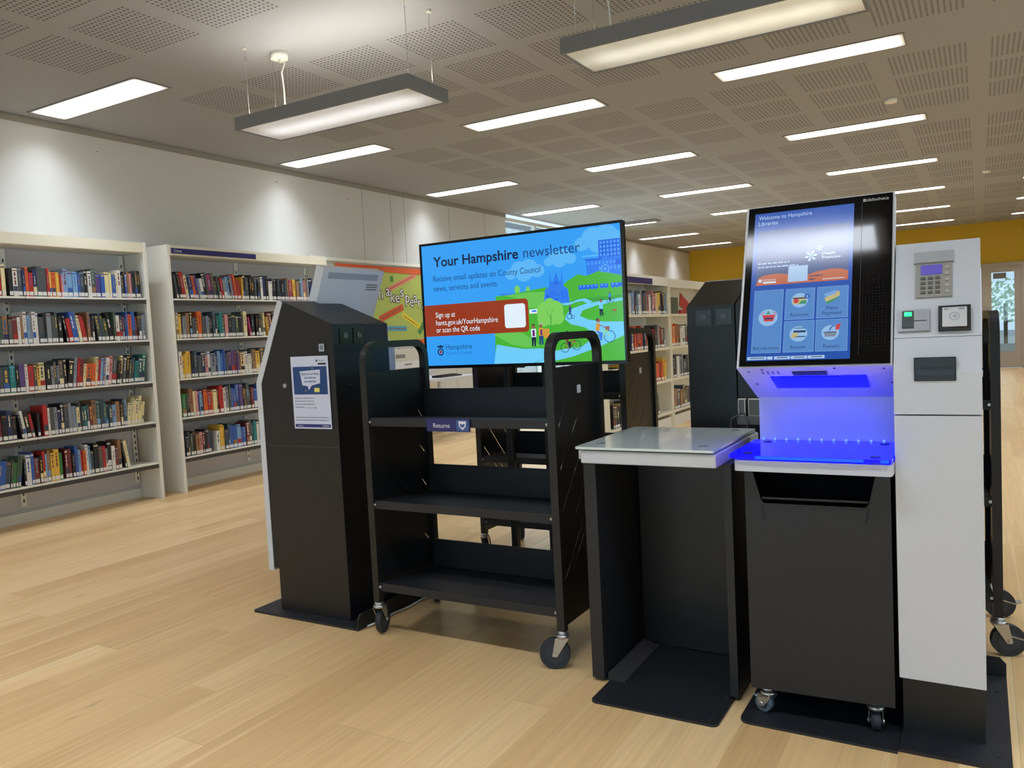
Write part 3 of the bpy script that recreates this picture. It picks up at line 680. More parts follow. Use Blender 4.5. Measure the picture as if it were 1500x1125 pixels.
def make_trolley(w=.87, d=.43, loopr=.07, brakes=(0, 0, 1, 1), yaws=(1.9, -2.75, 2.3, 1.2)):
    r = thing('book_trolley', '', 'book trolley'); hx, hy = w/2, d/2
    for sx in (-1, 1):
        lp = [(sx*(hx-.015), -hy+.015, .135)]
        zt = 1.185; rr = loopr
        for k in range(9): a = PI-PI/2*k/8; lp.append((sx*(hx-.015), -hy+.015+rr+rr*math.cos(a), zt-rr+rr*math.sin(a)))
        for k in range(9): a = PI/2-PI/2*k/8; lp.append((sx*(hx-.015), hy-.015-rr+rr*math.cos(a), zt-rr+rr*math.sin(a)))
        lp.append((sx*(hx-.015), hy-.015, .135))
        m = MB(); m.tube(lp, .015, BLK, flat=(.03, .028)); fr = m.obj('end_loop', r)
        slots = []
        L = [(.12, .96, .03, .845), (.20, .885, .035, .70), (.265, .807, .035, .55), (.33, .73, .15, .53), (.36, .60, .11, .33), (.215, .50, .04, .31), (.37, .45, .20, .26)]
        for (ya, za, yb, zb) in L:
            q = math.hypot(ya-yb, za-zb); nx, nz = -(za-zb)/q*.0016, (ya-yb)/q*.0016
            if sx > 0: f_ = lambda yy: -hy+.01+yy
            else: f_ = lambda yy: hy-.01-yy
            slots.append([(f_(ya+nx), za+nz), (f_(ya-nx), za-nz), (f_(yb-nx), zb-nz), (f_(yb+nx), zb+nz)])
        m = MB(); m.holed([(-hy+.03, .145), (hy-.03, .145), (hy-.03, 1.075), (-hy+.03, 1.075)], slots, sx*(hx-.012), sx*(hx-.0135), BLK, 'x'); pn = m.obj('end_panel', r)
        if sx > 0:
            t = MB(); t.box(hx-.012, hx-.010, .0, .03, .97, 1.0, WPLA, .001); t.obj('asset_sticker', pn)
    for z in (.893, .557, .218):
        dz = .036; m = MB()
        m.prism([(-hy+.012, z), (hy-.034, z-dz), (hy-.034, z-dz-.006), (-hy+.012, z-.006)], -hx+.03, hx-.03, BLK2, 'x')
        m.box(-hx+.03, hx-.03, -hy+.008, -hy+.012, z-.033, z, BLK2)
        m.box(-hx+.03, hx-.03, hy-.034, hy-.030, z-dz-.006, z+.085, BLK2); m.box(-hx+.03, hx-.03, hy-.034, hy-.024, z+.083, z+.086, BLK2)
        for sx in (-1, 1): m.cyl((sx*(hx-.034), -hy+.006, z-.016), (0, 1, 0), .005, .006, STEEL, seg=10)
        m.obj('shelf', r)
    k = 0
    for sx, sy in ((-1, -1), (1, -1), (-1, 1), (1, 1)):
        caster(r, sx*(hx-.015), sy*(hy-.015), .137, .055, yaws[k], bool(brakes[k])); k += 1
    return r
G_T = 'black steel book trolleys'
t1 = make_trolley(); t1.location = (-1.72, 2.69, 0); tag(t1, 'empty black steel book trolley with three shelves, nearest, between the left kiosk and the desk', 'book trolley', G_T)
rs = thing('shelf_label', 'small navy label reading Returns, clipped to the top shelf edge of the nearest trolley', 'label', (0, 0, 0))
NAVY = MATS['navy_sign']; SGW = MATS['sign_white']
m = MB(); m.box(-1.838, -1.640, 2.4765, 2.4815, .845, .8925, NAVY, .001); m.obj('label_plate', rs)
cv = Canvas(step=.0003, fn=lambda u, v, d: (u, 2.4764-d, v)); cv.text('Returns', -1.806, .860, .024, SGW, 1, width=.075); o = cv.obj('label_lettering', rs)
cv = Canvas(step=.0003, fn=lambda u, v, d: (u, 2.4764-d, v)); cv.rrect(-1.700, -1.646, .848, .890, .004, mat('badge_blue', (60, 92, 150), rough=.4), 1); cv.poly([(-1.690, .885), (-1.656, .885), (-1.658, .866), (-1.673, .852), (-1.688, .866)], SGW, 2); cv.poly([(-1.684, .877), (-1.673, .873), (-1.662, .877), (-1.663, .868), (-1.673, .860), (-1.683, .868)], MATS['badge_blue'], 3); cv.obj('shield_badge', rs)
t2 = copy_tree(t1); t2.location = (-1.905, 3.80, 0); t2['label'] = 'empty black book trolley behind the television screen, seen through the nearest trolley'
t3 = make_trolley(.43, .43, .07, (0, 1, 0, 1), (0, .25, 2.6, .15)); t3.location = (-.168, 3.38, 0); t3.rotation_euler = (0, 0, .05); tag(t3, 'black trolley with locking casters standing behind the white payment column at the right edge', 'book trolley', G_T)

# ------------------------------------------------------------------ self-service kiosks
# local frame: faces -y, payment column x 0..0.212, touchscreen unit x -0.39..0, front panel plane y=0
BLUE = mat('blue_led', (10, 10, 255), rough=.3, emit=(0, 0, 255), strength=11)
BLUEG = mat('blue_lit_glass', (20, 10, 200), rough=.06, emit=(8, 0, 255), strength=1.0, coat=0, spec=.3)
BLUEE = mat('blue_glass_edge', (20, 40, 255), rough=.2, emit=(0, 70, 255), strength=1.6)
BLUED = mat('led_dot', (120, 150, 255), rough=.3, emit=(90, 120, 255), strength=2.0)
SE = .9
def scr(name, rgb, s=SE): return mat('screen_'+name, (0, 0, 0), rough=.12, emit=rgb, strength=s, linear=(.004, .004, .005))
TX, TZ = .165/.396, .36/.396          # unit vector up the tilted panel (y, z)
def tilt(u, s, d): return (u, TX*s-TZ*d, 1.04+TZ*s+TX*d)
KW = .424; HL = .535
HX, HZ = .195/HL, .497/HL
def headp(u, s, d): return (-KW+u*KW/.392, .01+HX*s*HL/.5135-HZ*d, 1.063+HZ*s*HL/.5135+HX*d)
def fbox(m, fn, u0, u1, s0, s1, d0, d1, mt):
    i = m.mi(mt); v = [[[m.bm.verts.new(fn(u, s, d)) for d in (d0, d1)] for s in (s0, s1)] for u in (u0, u1)]
    fs = [m.bm.faces.new(q) for q in ((v[0][0][0], v[0][1][0], v[0][1][1], v[0][0][1]), (v[1][0][0], v[1][0][1], v[1][1][1], v[1][1][0]), (v[0][0][0], v[0][0][1], v[1][0][1], v[1][0][0]), (v[0][1][0], v[1][1][0], v[1][1][1], v[0][1][1]), (v[0][0][0], v[1][0][0], v[1][1][0], v[0][1][0]), (v[0][0][1], v[0][1][1], v[1][1][1], v[1][0][1]))]
    for f in fs: f.material_index = i
    bmesh.ops.recalc_face_normals(m.bm, faces=fs)
def make_kiosk():
    r = thing('self_service_kiosk', '', 'kiosk')
    m = MB(); m.prism(rounded(-.435, -.002, -.075, .56, .03, 4, (0, 0, 0, 1)), 0, .008, BLK2, 'z'); m.prism(rounded(.0, .268, -.06, .56, .012, 3, (1, 0, 0, 0)), 0, .010, BLK2, 'z')
    m.prism([(-.435, .008), (.268, .008), (.268, .05), (.25, .07), (-.42, .07), (-.435, .05)], .56, .565, BLK2, 'y')
    for x, y in ((.24, .0), (.24, .42), (-.37, .0)): m.cyl((x, y, .0105), (0, 0, 1), .005, .002, BLKP, seg=10)
    m.obj('base_plate', r)
    # payment column body
    m = MB(); m.prism([(.06, .010), (.47, .010), (.47, 1.28), (.185, 1.395), (.03, 1.035), (.03, .20), (.06, .20)], .004, .208, BLK, 'x')
    m.box(.03, .033, .0595, .0605, .01, .185, BLKP); m.box(.178, .181, .0595, .0605, .01, .185, BLKP)
    m.box(.2078, .2084, .03, .47, .757, .760, DKLIP)
    col = m.obj('column_body', r)
    # front panels: lower, middle, upper (three white panels with fine gaps)
    def panel(z0, z1, nm):
        q = MB(); q.prism([(0, z0), (.03, z0), (.03, z1), (0, z1)], .001, .211, WHT, 'x'); return q.obj(nm, r)
    panel(.187, .924, 'front_panel')
    q = MB(); q.prism([(0, .928), (.03, .928), (.03, 1.035), (.03+TX*.10, 1.035+TZ*.10), (TX*.103, 1.04+TZ*.103), (0, 1.04)], .001, .211, WHT, 'x'); q.obj('front_panel', r)
    q = MB(); fbox(q, tilt, .001, .211, .105, .396, 0, -.03, WHT); up = q.obj('front_panel', r)
    # keypad unit
    q = MB(); fbox(q, tilt, .053, .143, .222, .333, 0, .006, mat('keypad_grey', (150, 148, 140), rough=.45, metal=.3)); fbox(q, tilt, .049, .147, .327, .360, 0, .012, mat('keypad_cover', (168, 170, 176), rough=.4)); k = q.obj('keypad_unit', r)
    q = MB(); fbox(q, tilt, .066, .119, .290, .320, .006, .0075, mat('lcd_violet', (88, 78, 168), rough=.2, emit=(96, 84, 190), strength=.35)); q.obj('lcd_display', k)
    q = MB()
    for i in range(3):
        for j in range(4): fbox(q, tilt, .066+i*.018, .078+i*.018, .232+j*.0145, .2395+j*.0145, .006, .009, mat('key_dark', (92, 90, 84), rough=.5))
    for j in range(5): fbox(q, tilt, .126, .136, .232+j*.0185, .240+j*.0185, .006, .009, mat('key_pale', (176, 174, 164), rough=.5))
    q.obj('keys', k)
    # card reader with green light
    q = MB(); fbox(q, tilt, .011, .089, .121, .185, 0, .008, mat('reader_steel', (150, 152, 156), rough=.35, metal=.5)); fbox(q, tilt, .048, .082, .150, .1525, .008, .0085, BLKP); fbox(q, tilt, .021, .050, .130, .180, .008, .012, mat('reader_throat', (48, 62, 62), rough=.4)); k = q.obj('card_reader', r)
    q = MB(); fbox(q, tilt, .027, .045, .164, .175, .012, .0145, mat('green_lamp', (40, 230, 130), rough=.3, emit=(30, 240, 130), strength=2.0)); q.obj('status_light', k)
    # contactless reader
    cv = Canvas(step=.0006, fn=lambda u, s, d: tilt(u, s, d+.0185))
    q = MB(); fbox(q, tilt, .110, .187, .119, .190, 0, .014, BLKP); k = q.obj('contactless_reader', r)
    fbox(cv.mb, tilt, .120, .178, .126, .182, .014, .018, mat('reader_white', (206, 206, 208), rough=.35))
    SYM = mat('print_grey', (120, 120, 122), rough=.6)
    cv.ring(.149, .155, .012, .0012, SYM, 1); 
    for rr in (.003, .006, .009): cv.line([(.144+rr*math.cos(a), .155+rr*math.sin(a)) for a in (-.7, -.35, 0, .35, .7)], .0012, SYM, 1)
    cv.rect(.124, .134, .175, .178, SYM, 1); cv.rect(.158, .173, .175, .178, SYM, 1)
    cv.obj('reader_face', k)
    # receipt printer slot
    q = MB(); q.box(.052, .152, -.004, .012, 1.018, 1.082, BLKP, .002); q.box(.062, .142, -.0055, -.004, 1.052, 1.056, BLK2); q.box(.058, .146, -.006, -.004, 1.034, 1.049, mat('slot_navy', (30, 36, 54), rough=.3)); q.obj('receipt_slot', r)
    # side lock, screws, rear vents
    q = MB(); q.cyl((.210, .176, 1.025), (1, 0, 0), .010, .006, STEEL, seg=16); q.obj('side_lock', r)
    q = MB()
    for y, z in ((.215, 1.272), (.19, 1.12), (.20, .55), (.35, .42), (.12, .31), (.22, .72)): q.cyl((.2085, y, z), (1, 0, 0), .0025, .002, DKLIP, seg=8)
    q.obj('side_screw', r)
    for x in (.134, .048):
        q = MB(); q.box(x-.034, x+.034, .470, .474, 1.195, 1.262, BLKP)
        q.cyl((x, .476, 1.23), (0, 1, 0), .0135, .004, mat('vent_mesh', (128, 130, 136), rough=.5), seg=6)
        for a in range(3): q.box(x-.013, x+.013, .478, .4788, 1.221+a*.007, 1.2235+a*.007, BLKP)
        q.box(x-.001, x+.001, .478, .4788, 1.217, 1.243, BLKP)
        q.obj('vent', r)
    q = MB(); q.cyl((.12, .471, 1.02), (0, 1, 0), .005, .003, DKLIP, seg=10); q.obj('rear_lock', r)
    # touchscreen unit rear body
    m = MB(); m.prism([(.33, .008), (.467, .008), (.467, 1.278), (.20, 1.385), (.28, 1.20), (.33, 1.0)], -.158, -.001, BLK, 'x'); m.box(-.39, -.158, .30, .44, .008, .95, BLK)
    m.obj('pedestal', r)
    # white housing: back plate, underside wedge and head shell
    m = MB(); m.box(-KW, -.001, .263, .29, .765, 1.19, WHT); m.obj('back_plate', r)
    m = MB(); m.prism([(.01, 1.063), (.205, 1.56), (.250, 1.543), (.162, 1.318), (.262, 1.20), (.262, .952)], -KW-.004, -.002, WPLA, 'x'); hd = m.obj('head_shell', r)
    cv = Canvas(step=.0006, fn=lambda u, s, d: (-KW+u*1.07, .2505+HX*s+HZ*d, 1.5435+HZ*s-HX*d))
    cv.rect(.03, .36, -.05, -.02, mat('grey_band', (168, 172, 182), rough=.5), 1); 
    for k_ in range(3): cv.rect(.022, .10, -.075-k_*.012, -.069-k_*.012, SYM, 1)
    cv.obj('rating_label', hd)
    # bezel and screen
    m = MB(); fbox(m, headp, .004, .386, .004, .508, 0, .006, mat('black_glass', (6, 6, 8), rough=.06, spec=.3)); bz = m.obj('bezel', r)
    cv = Canvas(step=.0004, fn=lambda u, s, d: headp(u, s, d+.006))
    cv.rect(.310, .3108, .03, .49, mat('bezel_line', (40, 40, 44), rough=.4), 1)
    cv.text('bibliotheca', .318, .488, .0135, mat('brand_white', (210, 210, 214), rough=.5), 1, width=.058)
    cv.rect(.313, .3165, .488, .497, MATS['brand_white'], 1)
    HOLE = mat('speaker_hole', (2, 2, 2), rough=.9)
    for i in range(8):
        for j in range(26): cv.rect(.316+i*.008, .319+i*.008, .05+j*.0085, .053+j*.0085, HOLE, 1)
    cv.obj('speaker_grille', bz)
    cv = Canvas(step=.0004, fn=lambda u, s, d: headp(u, s, d+.006))
    B0 = scr('royal', (34, 84, 176)); B1 = scr('mid', (60, 112, 196)); TL = scr('tile', (88, 140, 206)); TLT = scr('tile_edge', (126, 170, 226)); OR = scr('terracotta', (196, 110, 78)); WH = scr('white', (214, 228, 246)); GB = scr('dusk', (74, 92, 140)); TXT_ = scr('text', (44, 66, 110)); PL = scr('pale', (176, 206, 240))
    RD = scr('red', (206, 70, 74)); GN = scr('green', (70, 150, 120)); YL = scr('straw', (196, 186, 130)); NV = scr('navy', (40, 56, 100)); HALO = scr('halo', (150, 194, 236))
    cv.rect(.023, .290, .019, .487, B0, 1)
    cv.text('Welcome to Hampshire', .034, .466, .018, PL, 2, width=.146); cv.text('Libraries', .034, .447, .018, PL, 2, width=.054)
    cv.rect(.036, .280, .252, .428, GB, 2)
    cv.poly([(.036, .252), (.28, .252), (.28, .279), (.262, .287), (.235, .289), (.20, .284), (.175, .276), (.13, .281), (.095, .287), (.06, .284), (.044, .276)], OR, 3)
    cv.marks(.04, .13, .319, .004, PL, 4, 3); cv.marks(.04, .15, .307, .004, PL, 4, 4)
    for k_ in range(6):
        a = k_*PI/3+.2; cv.poly([(.183, .333), (.183+.013*math.cos(a-.3), .333+.013*math.sin(a-.3)), (.183+.018*math.cos(a), .333+.018*math.sin(a)), (.183+.013*math.cos(a+.3), .333+.013*math.sin(a+.3))], PL, 4)
        cv.poly([(.205, .356), (.205+.008*math.cos(a-.3), .356+.008*math.sin(a-.3)), (.205+.011*math.cos(a), .356+.011*math.sin(a)), (.205+.008*math.cos(a+.3), .356+.008*math.sin(a+.3))], PL, 4)
    cv.text('Death', .212, .333, .013, WH, 5, bold=True, width=.034); cv.text('Positive', .212, .321, .013, WH, 5, bold=True, width=.048)
    cv.rect(.124, .176, .257, .306, PL, 5); cv.marks(.18, .215, .269, .0035, TXT_, 5, 5); cv.marks(.18, .198, .259, .0035, TXT_, 5, 6)
    cv.circ(.048, .266, .005, WH, 5); cv.rect(.056, .092, .257, .263, WH, 5); cv.text('Hampshire', .056, .266, .008, WH, 5, width=.036); cv.rect(.215, .27, .2575, .2595, WH, 5)
    def tile(u0, u1, s0, s1, txt, two=None):
        cv.rect(u0, u1, s0, s1, TLT, 2); cv.rect(u0+.0012, u1-.0012, s0+.0012, s1-.0012, TL, 3)
        c = (u0+u1)/2
        if two: cv.text(two[0], c, s0+.025, .0145, TXT_, 4, center=True); cv.text(two[1], c, s0+.010, .0145, TXT_, 4, center=True)
        else: cv.text(txt, c, s0+.010, .0145, TXT_, 4, center=True, width=(.068 if len(txt) > 9 else None))
    tile(.035, .114, .042, .236, 'Borrow items'); tile(.120, .197, .140, .235, 'Account'); tile(.203, .282, .140, .235, '', ('Make', 'Payment')); tile(.120, .199, .042, .136, 'Renew'); tile(.203, .283, .042, .136, 'Return')
    cv.circ(.076, .150, .026, HALO, 4)
    cv.poly([(.060, .158), (.096, .158), (.090, .138), (.066, .138)], RD, 5); cv.poly([(.076, .172), (.070, .160), (.082, .160)], GN, 5); cv.line([(.056, .160), (.066, .168)], .002, RD, 5); cv.line([(.098, .160), (.088, .168)], .002, RD, 5); cv.rect(.066, .090, .144, .149, TXT_, 6)
    cv.circ(.158, .198, .022, HALO, 4); cv.rect(.140, .176, .186, .208, YL, 5); cv.rect(.140, .176, .202, .206, NV, 6); cv.circ(.149, .196, .007, RD, 6); cv.poly([(.156, .186), (.176, .186), (.176, .198), (.162, .196)], GN, 6); cv.circ(.178, .209, .008, B1, 7); cv.rect(.1772, .1788, .205, .211, WH, 8)
    cv.poly([(.222, .200), (.256, .216), (.262, .206), (.228, .184)], YL, 5); cv.poly([(.220, .212), (.250, .222), (.256, .214), (.226, .202)], TLT, 6); cv.poly([(.226, .188), (.258, .202), (.260, .198), (.230, .180)], GN, 6); cv.circ(.256, .214, .005, YL, 7)
    cv.circ(.159, .096, .023, HALO, 4); cv.rect(.146, .178, .100, .106, NV, 5); cv.poly([(.140, .084), (.156, .084), (.160, .098), (.142, .100)], YL, 5); cv.rect(.150, .178, .086, .089, TXT_, 5); cv.rect(.148, .176, .112, .114, TXT_, 5)
    cv.circ(.240, .096, .022, HALO, 4); cv.poly([(.222, .098), (.258, .098), (.252, .084), (.228, .084)], scr('grey', (130, 140, 160)), 5); cv.poly([(.252, .104), (.262, .104), (.266, .122), (.254, .118)], RD, 6); cv.line([(.238, .102), (.242, .112), (.250, .116)], .004, B1, 6); cv.rect(.226, .254, .096, .0985, NV, 6)
    for a, bb in ((.026, .078), (.080, .094), (.098, .140), (.142, .184), (.186, .228)): cv.rect(a, bb, .022, .031, PL, 3); cv.rect(a+.008, bb-.006, .0255, .028, TXT_, 4)
    sc = cv.obj('screen', bz)
    # underside LED strip and camera window (on the sloping underside of the head)
    ux, uz = .252/.2754, -.111/.2754
    def under(u, s, d): return (-KW+u*1.07, .01+ux*s+uz*d, 1.063+uz*s-ux*d)
    m = MB(); fbox(m, under, .075, .325, .075, .175, 0, .004, BLUE); m.obj('led_strip', r)
    m = MB(); fbox(m, under, .14, .23, .035, .065, 0, .003, mat('scanner_window', (20, 8, 70), rough=.1)); m.obj('scanner_window', r)
    m = MB()
    for k_ in range(4): fbox(m, under, .058+k_*.014, .063+k_*.014, .03, .055, 0, .001, mat('slit', (120, 118, 170), rough=.6))
    for u_, s_ in ((.02, .03), (.37, .02), (.02, .14), (.38, .14), (.25, .012), (.06, .012)): fbox(m, under, u_, u_+.006, s_, s_+.006, 0, .0015, BLKP)
    m.obj('underside_screw', r)
    # shelf and glowing glass tray
    m = MB(); m.prism(rounded(-KW-.002, -.001, -.066, .262, .012, 4, (1, 0, 0, 1)), .765, .797, WHT, 'z'); m.obj('shelf_slab', r)
    m = MB(); m.prism(rounded(-KW-.016, -.001, -.078, .258, .014, 4, (1, 0, 0, 1)), .8035, .813, BLUEG, 'z'); gt = m.obj('glass_tray', r)
    m = MB(); m.box(-.36, -.07, -.0795, -.0785, .804, .8125, BLUEE); m.box(-.028, -.008, -.0795, -.0785, .804, .8125, BLUEE); m.obj('lit_edge', gt)
    for k_ in range(12):
        m = MB(); m.cyl((-.41+k_*.036, .252, .8165), (0, 0, 1), .0035, .006, BLUED, seg=10); m.obj('led_dot', gt)
    for x, y in ((-.39, -.035), (-.045, -.035), (-.39, .215), (-.045, .215)):
        m = MB(); m.cyl((x, y, .8005), (0, 0, 1), .016, .006, STEEL, seg=20); m.cyl((x, y, .814), (0, 0, 1), .013, .002, mat('standoff_cap', (60, 60, 120), rough=.3, metal=.6), seg=20); m.obj('standoff', gt)
    return r
K0 = make_kiosk(); K0.location = (-.208, 2.42, 0)
tag(K0, 'self-service kiosk with blue-lit shelf, upright touchscreen and tall white payment column, nearest the camera', 'kiosk', 'self-service kiosks')
K1 = copy_tree(K0); K1.location = (-2.81, 2.742, 0); K1.rotation_euler = (0, 0, -PI/2)
K1['label'] = 'kiosk seen from its black side with a poster stuck on it, left of the trolleys'
K2 = copy_tree(K0); K2.location = (-.888, 3.87, 0); K2.rotation_euler = (0, 0, PI)
K2['label'] = 'kiosk seen from behind with two round vents, standing behind the small desk'

# poster and label on the side of the left kiosk
PY = 2.5305
po = Canvas(step=.0003, fn=lambda u, v, d: (-2.588+u*1.0+.025*(1-v/.31)*0, PY-d, .838+v))
PW = mat('poster_paper', (208, 212, 232), rough=.4); PN = mat('poster_navy', (26, 66, 122), rough=.4); PNV = mat('poster_violet', (44, 46, 120), rough=.4); PT = mat('poster_text', (96, 100, 120), rough=.6); PD = mat('poster_dark', (40, 44, 60), rough=.6)
m = MB(); m.box(-2.588, -2.372, PY-.0012, PY-.0002, .838, 1.150, PW); 
pst = m.obj('poster'); tag(pst, 'A4 poster with a speech bubble on navy, stuck to the side of the left kiosk', 'poster')
po = Canvas(step=.0003, fn=lambda u, v, d: (-2.588+u, PY-.0012-d, .838+v))
po.rect(.010, .206, .148, .268, PN, 1)
po.poly([(.05, .248), (.168, .254), (.165, .196), (.115, .186), (.098, .166), (.092, .184), (.062, .188)], PW, 2)
for k, t in enumerate(('Some of our fines', 'and charges', 'are changing')): po.text(t, .109, .232-k*.016, .014, PN, 3, center=True, bold=True)
po.circ(.125, .262, .008, MATS['poster_text'], 3); po.rrect(.13, .16, .158, .176, .003, mat('poster_yellow', (222, 214, 110), rough=.5), 3); po.rect(.075, .086, .158, .17, PT, 3)
po.circ(.152, .292, .005, PD, 1); po.text('Hampshire', .162, .290, .010, PD, 1, width=.04); po.rect(.158, .204, .274, .282, PD, 1)
for k in range(4): po.marks(.012, .127 if k < 3 else .065, .130-k*.013, .0035, PT, 1, k+2)
po.line([(.075, .090), (.128, .090)], .0015, PD, 1); po.poly([(.128, .086), (.135, .090), (.128, .094)], PD, 1)
for k in range(2): po.marks(.012, .2, .047-k*.012, .0035, PT, 1, k+9)
po.rect(.006, .210, .006, .020, PNV, 1); po.marks(.02, .05, .011, .003, PW, 2, 4); po.rect(.165, .2, .011, .014, PW, 2)
po.obj('poster_print', pst)
m = MB(); m.box(-2.418, -2.388, PY-.0012, PY-.0002, 1.168, 1.200, mat('sticker_grey', (170, 176, 184), rough=.5)); m.box(-2.412, -2.394, PY-.0016, PY-.0012, 1.176, 1.194, mat('sticker_print', (120, 126, 136), rough=.5)); tag(m.obj('small_sticker'), 'small pale sticker above the poster on the side of the left kiosk', 'sticker')

# plug and flex beside the rear kiosk
ps = thing('power_adaptor', 'pale power adaptor with looping cables between the rear kiosk and the touchscreen kiosk', 'adaptor', (-.79, 3.19, 0))
m = MB(); m.box(-.05, .05, .0, .03, .795, .83, mat('adaptor_taupe', (112, 108, 104), rough=.5), .003); m.box(-.045, -.015, -.002, .028, .83, .90, CREAM2, .004); m.box(-.005, .05, -.002, .028, .83, .90, CREAM2, .004); m.box(-.05, .055, .03, .07, .70, .90, BLK2); m.obj('socket_block', ps)
m = MB(); m.tube([(-.03, -.006, .845), (-.07, -.008, .82), (-.075, -.008, .79), (-.05, -.009, .765), (-.01, -.008, .775), (-.005, -.008, .81), (-.02, -.006, .845)], .003, mat('grey_flex', (96, 96, 100), rough=.5), seg=8); m.obj('cable', ps)
m = MB(); m.box(-.03, .03, .035, .065, 0, .70, BLK2); m.obj('post', ps)

# ------------------------------------------------------------------ small desk left of the touchscreen
d = thing('side_table', 'small black-sided table with a white top under a glass plate, left of the blue-lit kiosk', 'table', (0, 0, 0))
m = MB(); m.box(-1.155, -.70, 2.40, 2.945, .760, .802, WHT, .004); m.box(-1.168, -1.155, 2.412, 2.93, .772, .802, WHT, .002); m.obj('table_top', d)
m = MB(); m.prism(rounded(-1.172, -.705, 2.392, 2.93, .008, 3), .808, .816, mat('grey_green_glass', (214, 226, 222), rough=.10, coat=.35), 'z'); gl = m.obj('glass_plate', d)
for x, y in ((-1.11, 2.47), (-.76, 2.47), (-1.11, 2.86), (-.76, 2.86)):
    m = MB(); m.cyl((x, y, .805), (0, 0, 1), .016, .006, STEEL, seg=20); m.cyl((x, y, .8175), (0, 0, 1), .014, .003, GREY, seg=20); m.obj('standoff', gl)
m = MB(); m.box(-1.165, -1.120, 2.437, 2.90, .012, .760, BLK2, .002); m.obj('side_panel', d)
m = MB(); m.box(-.702, -.676, 2.478, 2.90, .012, .760, BLK2, .001); m.obj('side_panel', d)
m = MB(); m.box(-1.112, -.702, 2.80, 2.83, .012, .760, BLK); m.obj('back_panel', d)
m = MB(); m.prism(rounded(-1.105, -.69, 2.283, 2.90, .02, 4, (1, 0, 0, 1)), 0, .008, BLK2, 'z'); m.box(-1.165, -1.105, 2.46, 2.90, 0, .008, BLK2); m.box(-.69, -.676, 2.49, 2.90, 0, .008, BLK2)
m.prism([(-1.112, .008), (-1.05, .008), (-1.05, .014), (-1.112, .03)], 2.45, 2.79, mat('dusty_bracket', (46, 45, 46), rough=.8), 'y'); m.box(-.72, -.703, 2.47, 2.79, .008, .014, BLK2)
m.box(-1.075, -1.073, 2.30, 2.33, .008, .0085, DKLIP); m.box(-.72, -.718, 2.30, 2.34, .008, .0085, DKLIP)
m.obj('base_plate', d)

PIT = mat('bin_inside_shade', linear=(.002, .002, .0025), rough=.8, spec=.1)  # extra black, paints the shade inside the bin into the colour
# ------------------------------------------------------------------ wheeled bin under the touchscreen
bn = thing('returns_bin', 'dark wheeled bin with a wide tapered opening under the blue-lit shelf', 'bin', (-.418, 2.415, 0), math.radians(3.5))
hw = .198
BLK3 = mat('bin_charcoal', linear=(.010, .011, .015), rough=.5)
m = MB()
m.holed([(-hw, .092), (hw, .092), (hw, .762), (-hw, .762)], [[(-.176, .7615), (-.152, .672), (-.144, .662), (.132, .662), (.142, .672), (.162, .7615)]], -.002, 0.0, BLK3, 'y')
m.box(-hw, -hw+.003, 0, .235, .092, .758, BLK3); m.box(hw-.003, hw, 0, .235, .092, .758, BLK3); m.box(-hw, hw, .235, .238, .092, .758, BLK3); m.box(-hw, hw, 0, .235, .092, .097, BLK3)
m.obj('bin_body', bn)
m = MB(); m.box(-hw+.004, hw-.004, .14, .144, .60, .755, PIT); m.box(-hw+.004, hw-.004, .003, .14, .596, .600, PIT); m.box(-.15, .14, .0005, .012, .674, .680, BLKP); m.box(-.155, -.120, .12, .14, .735, .740, GREY); m.obj('opening_shade_liner', bn)  # inner sheets coloured extra black for the shade within the opening
m = MB(); m.box(-.150, .140, -.0035, -.002, .652, .6555, BLKP)
for x0, x1 in ((-.150, -.143), (.140, .133)): m.tube([(x0, -.003, .654), (x1, -.003, .615)], .0012, BLKP, seg=6)
m.obj('pull_groove', bn)
caster(bn, -.155, .03, .088, .026, 2.7, True, WHEELG, 'caster', .009); caster(bn, .145, .04, .088, .026, -1.5, False, RUB, 'caster', .009); caster(bn, -.155, .20, .088, .026, 2.2, False, WHEELG, 'caster', .009); caster(bn, .145, .20, .088, .026, -1.2, False, WHEELG, 'caster', .009)

# ------------------------------------------------------------------ television on stand
TY = 3.30
tv = thing('television', 'large flat screen showing a blue and green newsletter picture, on a stand behind the trolley', 'television', (-1.8835, TY, 0))
BZ = mat('tv_bezel', (10, 10, 12), rough=.2)
x0, x1, z0, z1 = -.547, .547, 1.046, 1.672
m = MB(); m.box(x0, x1, 0, .035, z0, z1, BZ, .004); m.box(x0+.2, x1-.2, .035, .07, z0+.08, z1-.15, BLKP, .006)
m.box(x0, x0+.010, -.004, 0, z0, z1, BZ); m.box(x1-.010, x1, -.004, 0, z0, z1, BZ); m.box(x0+.010, x1-.010, -.004, 0, z0, z0+.015, BZ); m.box(x0+.010, x1-.010, -.004, 0, z1-.010, z1, BZ)
m.box(-.03, .03, -.005, -.002, z0-.006, z0+.006, BLKP)
m.obj('casing', tv)
SU = 1.070/16; SV = (1.66-1.0615)/9
S = 1.0
def T(n, c): return mat('tv_'+n, (0, 0, 0), rough=.15, emit=c, strength=1.0, linear=(.004, .004, .005))
SKY = T('sky', (52, 158, 244)); SKY2 = T('sky_pale', (74, 174, 246)); CL = T('cloud', (92, 182, 246)); NVT = T('ink', (16, 30, 66)); TXB = T('text', (30, 66, 128)); RED = T('brick', (150, 56, 28)); WHI = T('white', (226, 240, 250)); GR = T('grass', (72, 178, 52)); GR2 = T('grass_light', (104, 196, 84)); GR3 = T('grass_deep', (58, 160, 56))
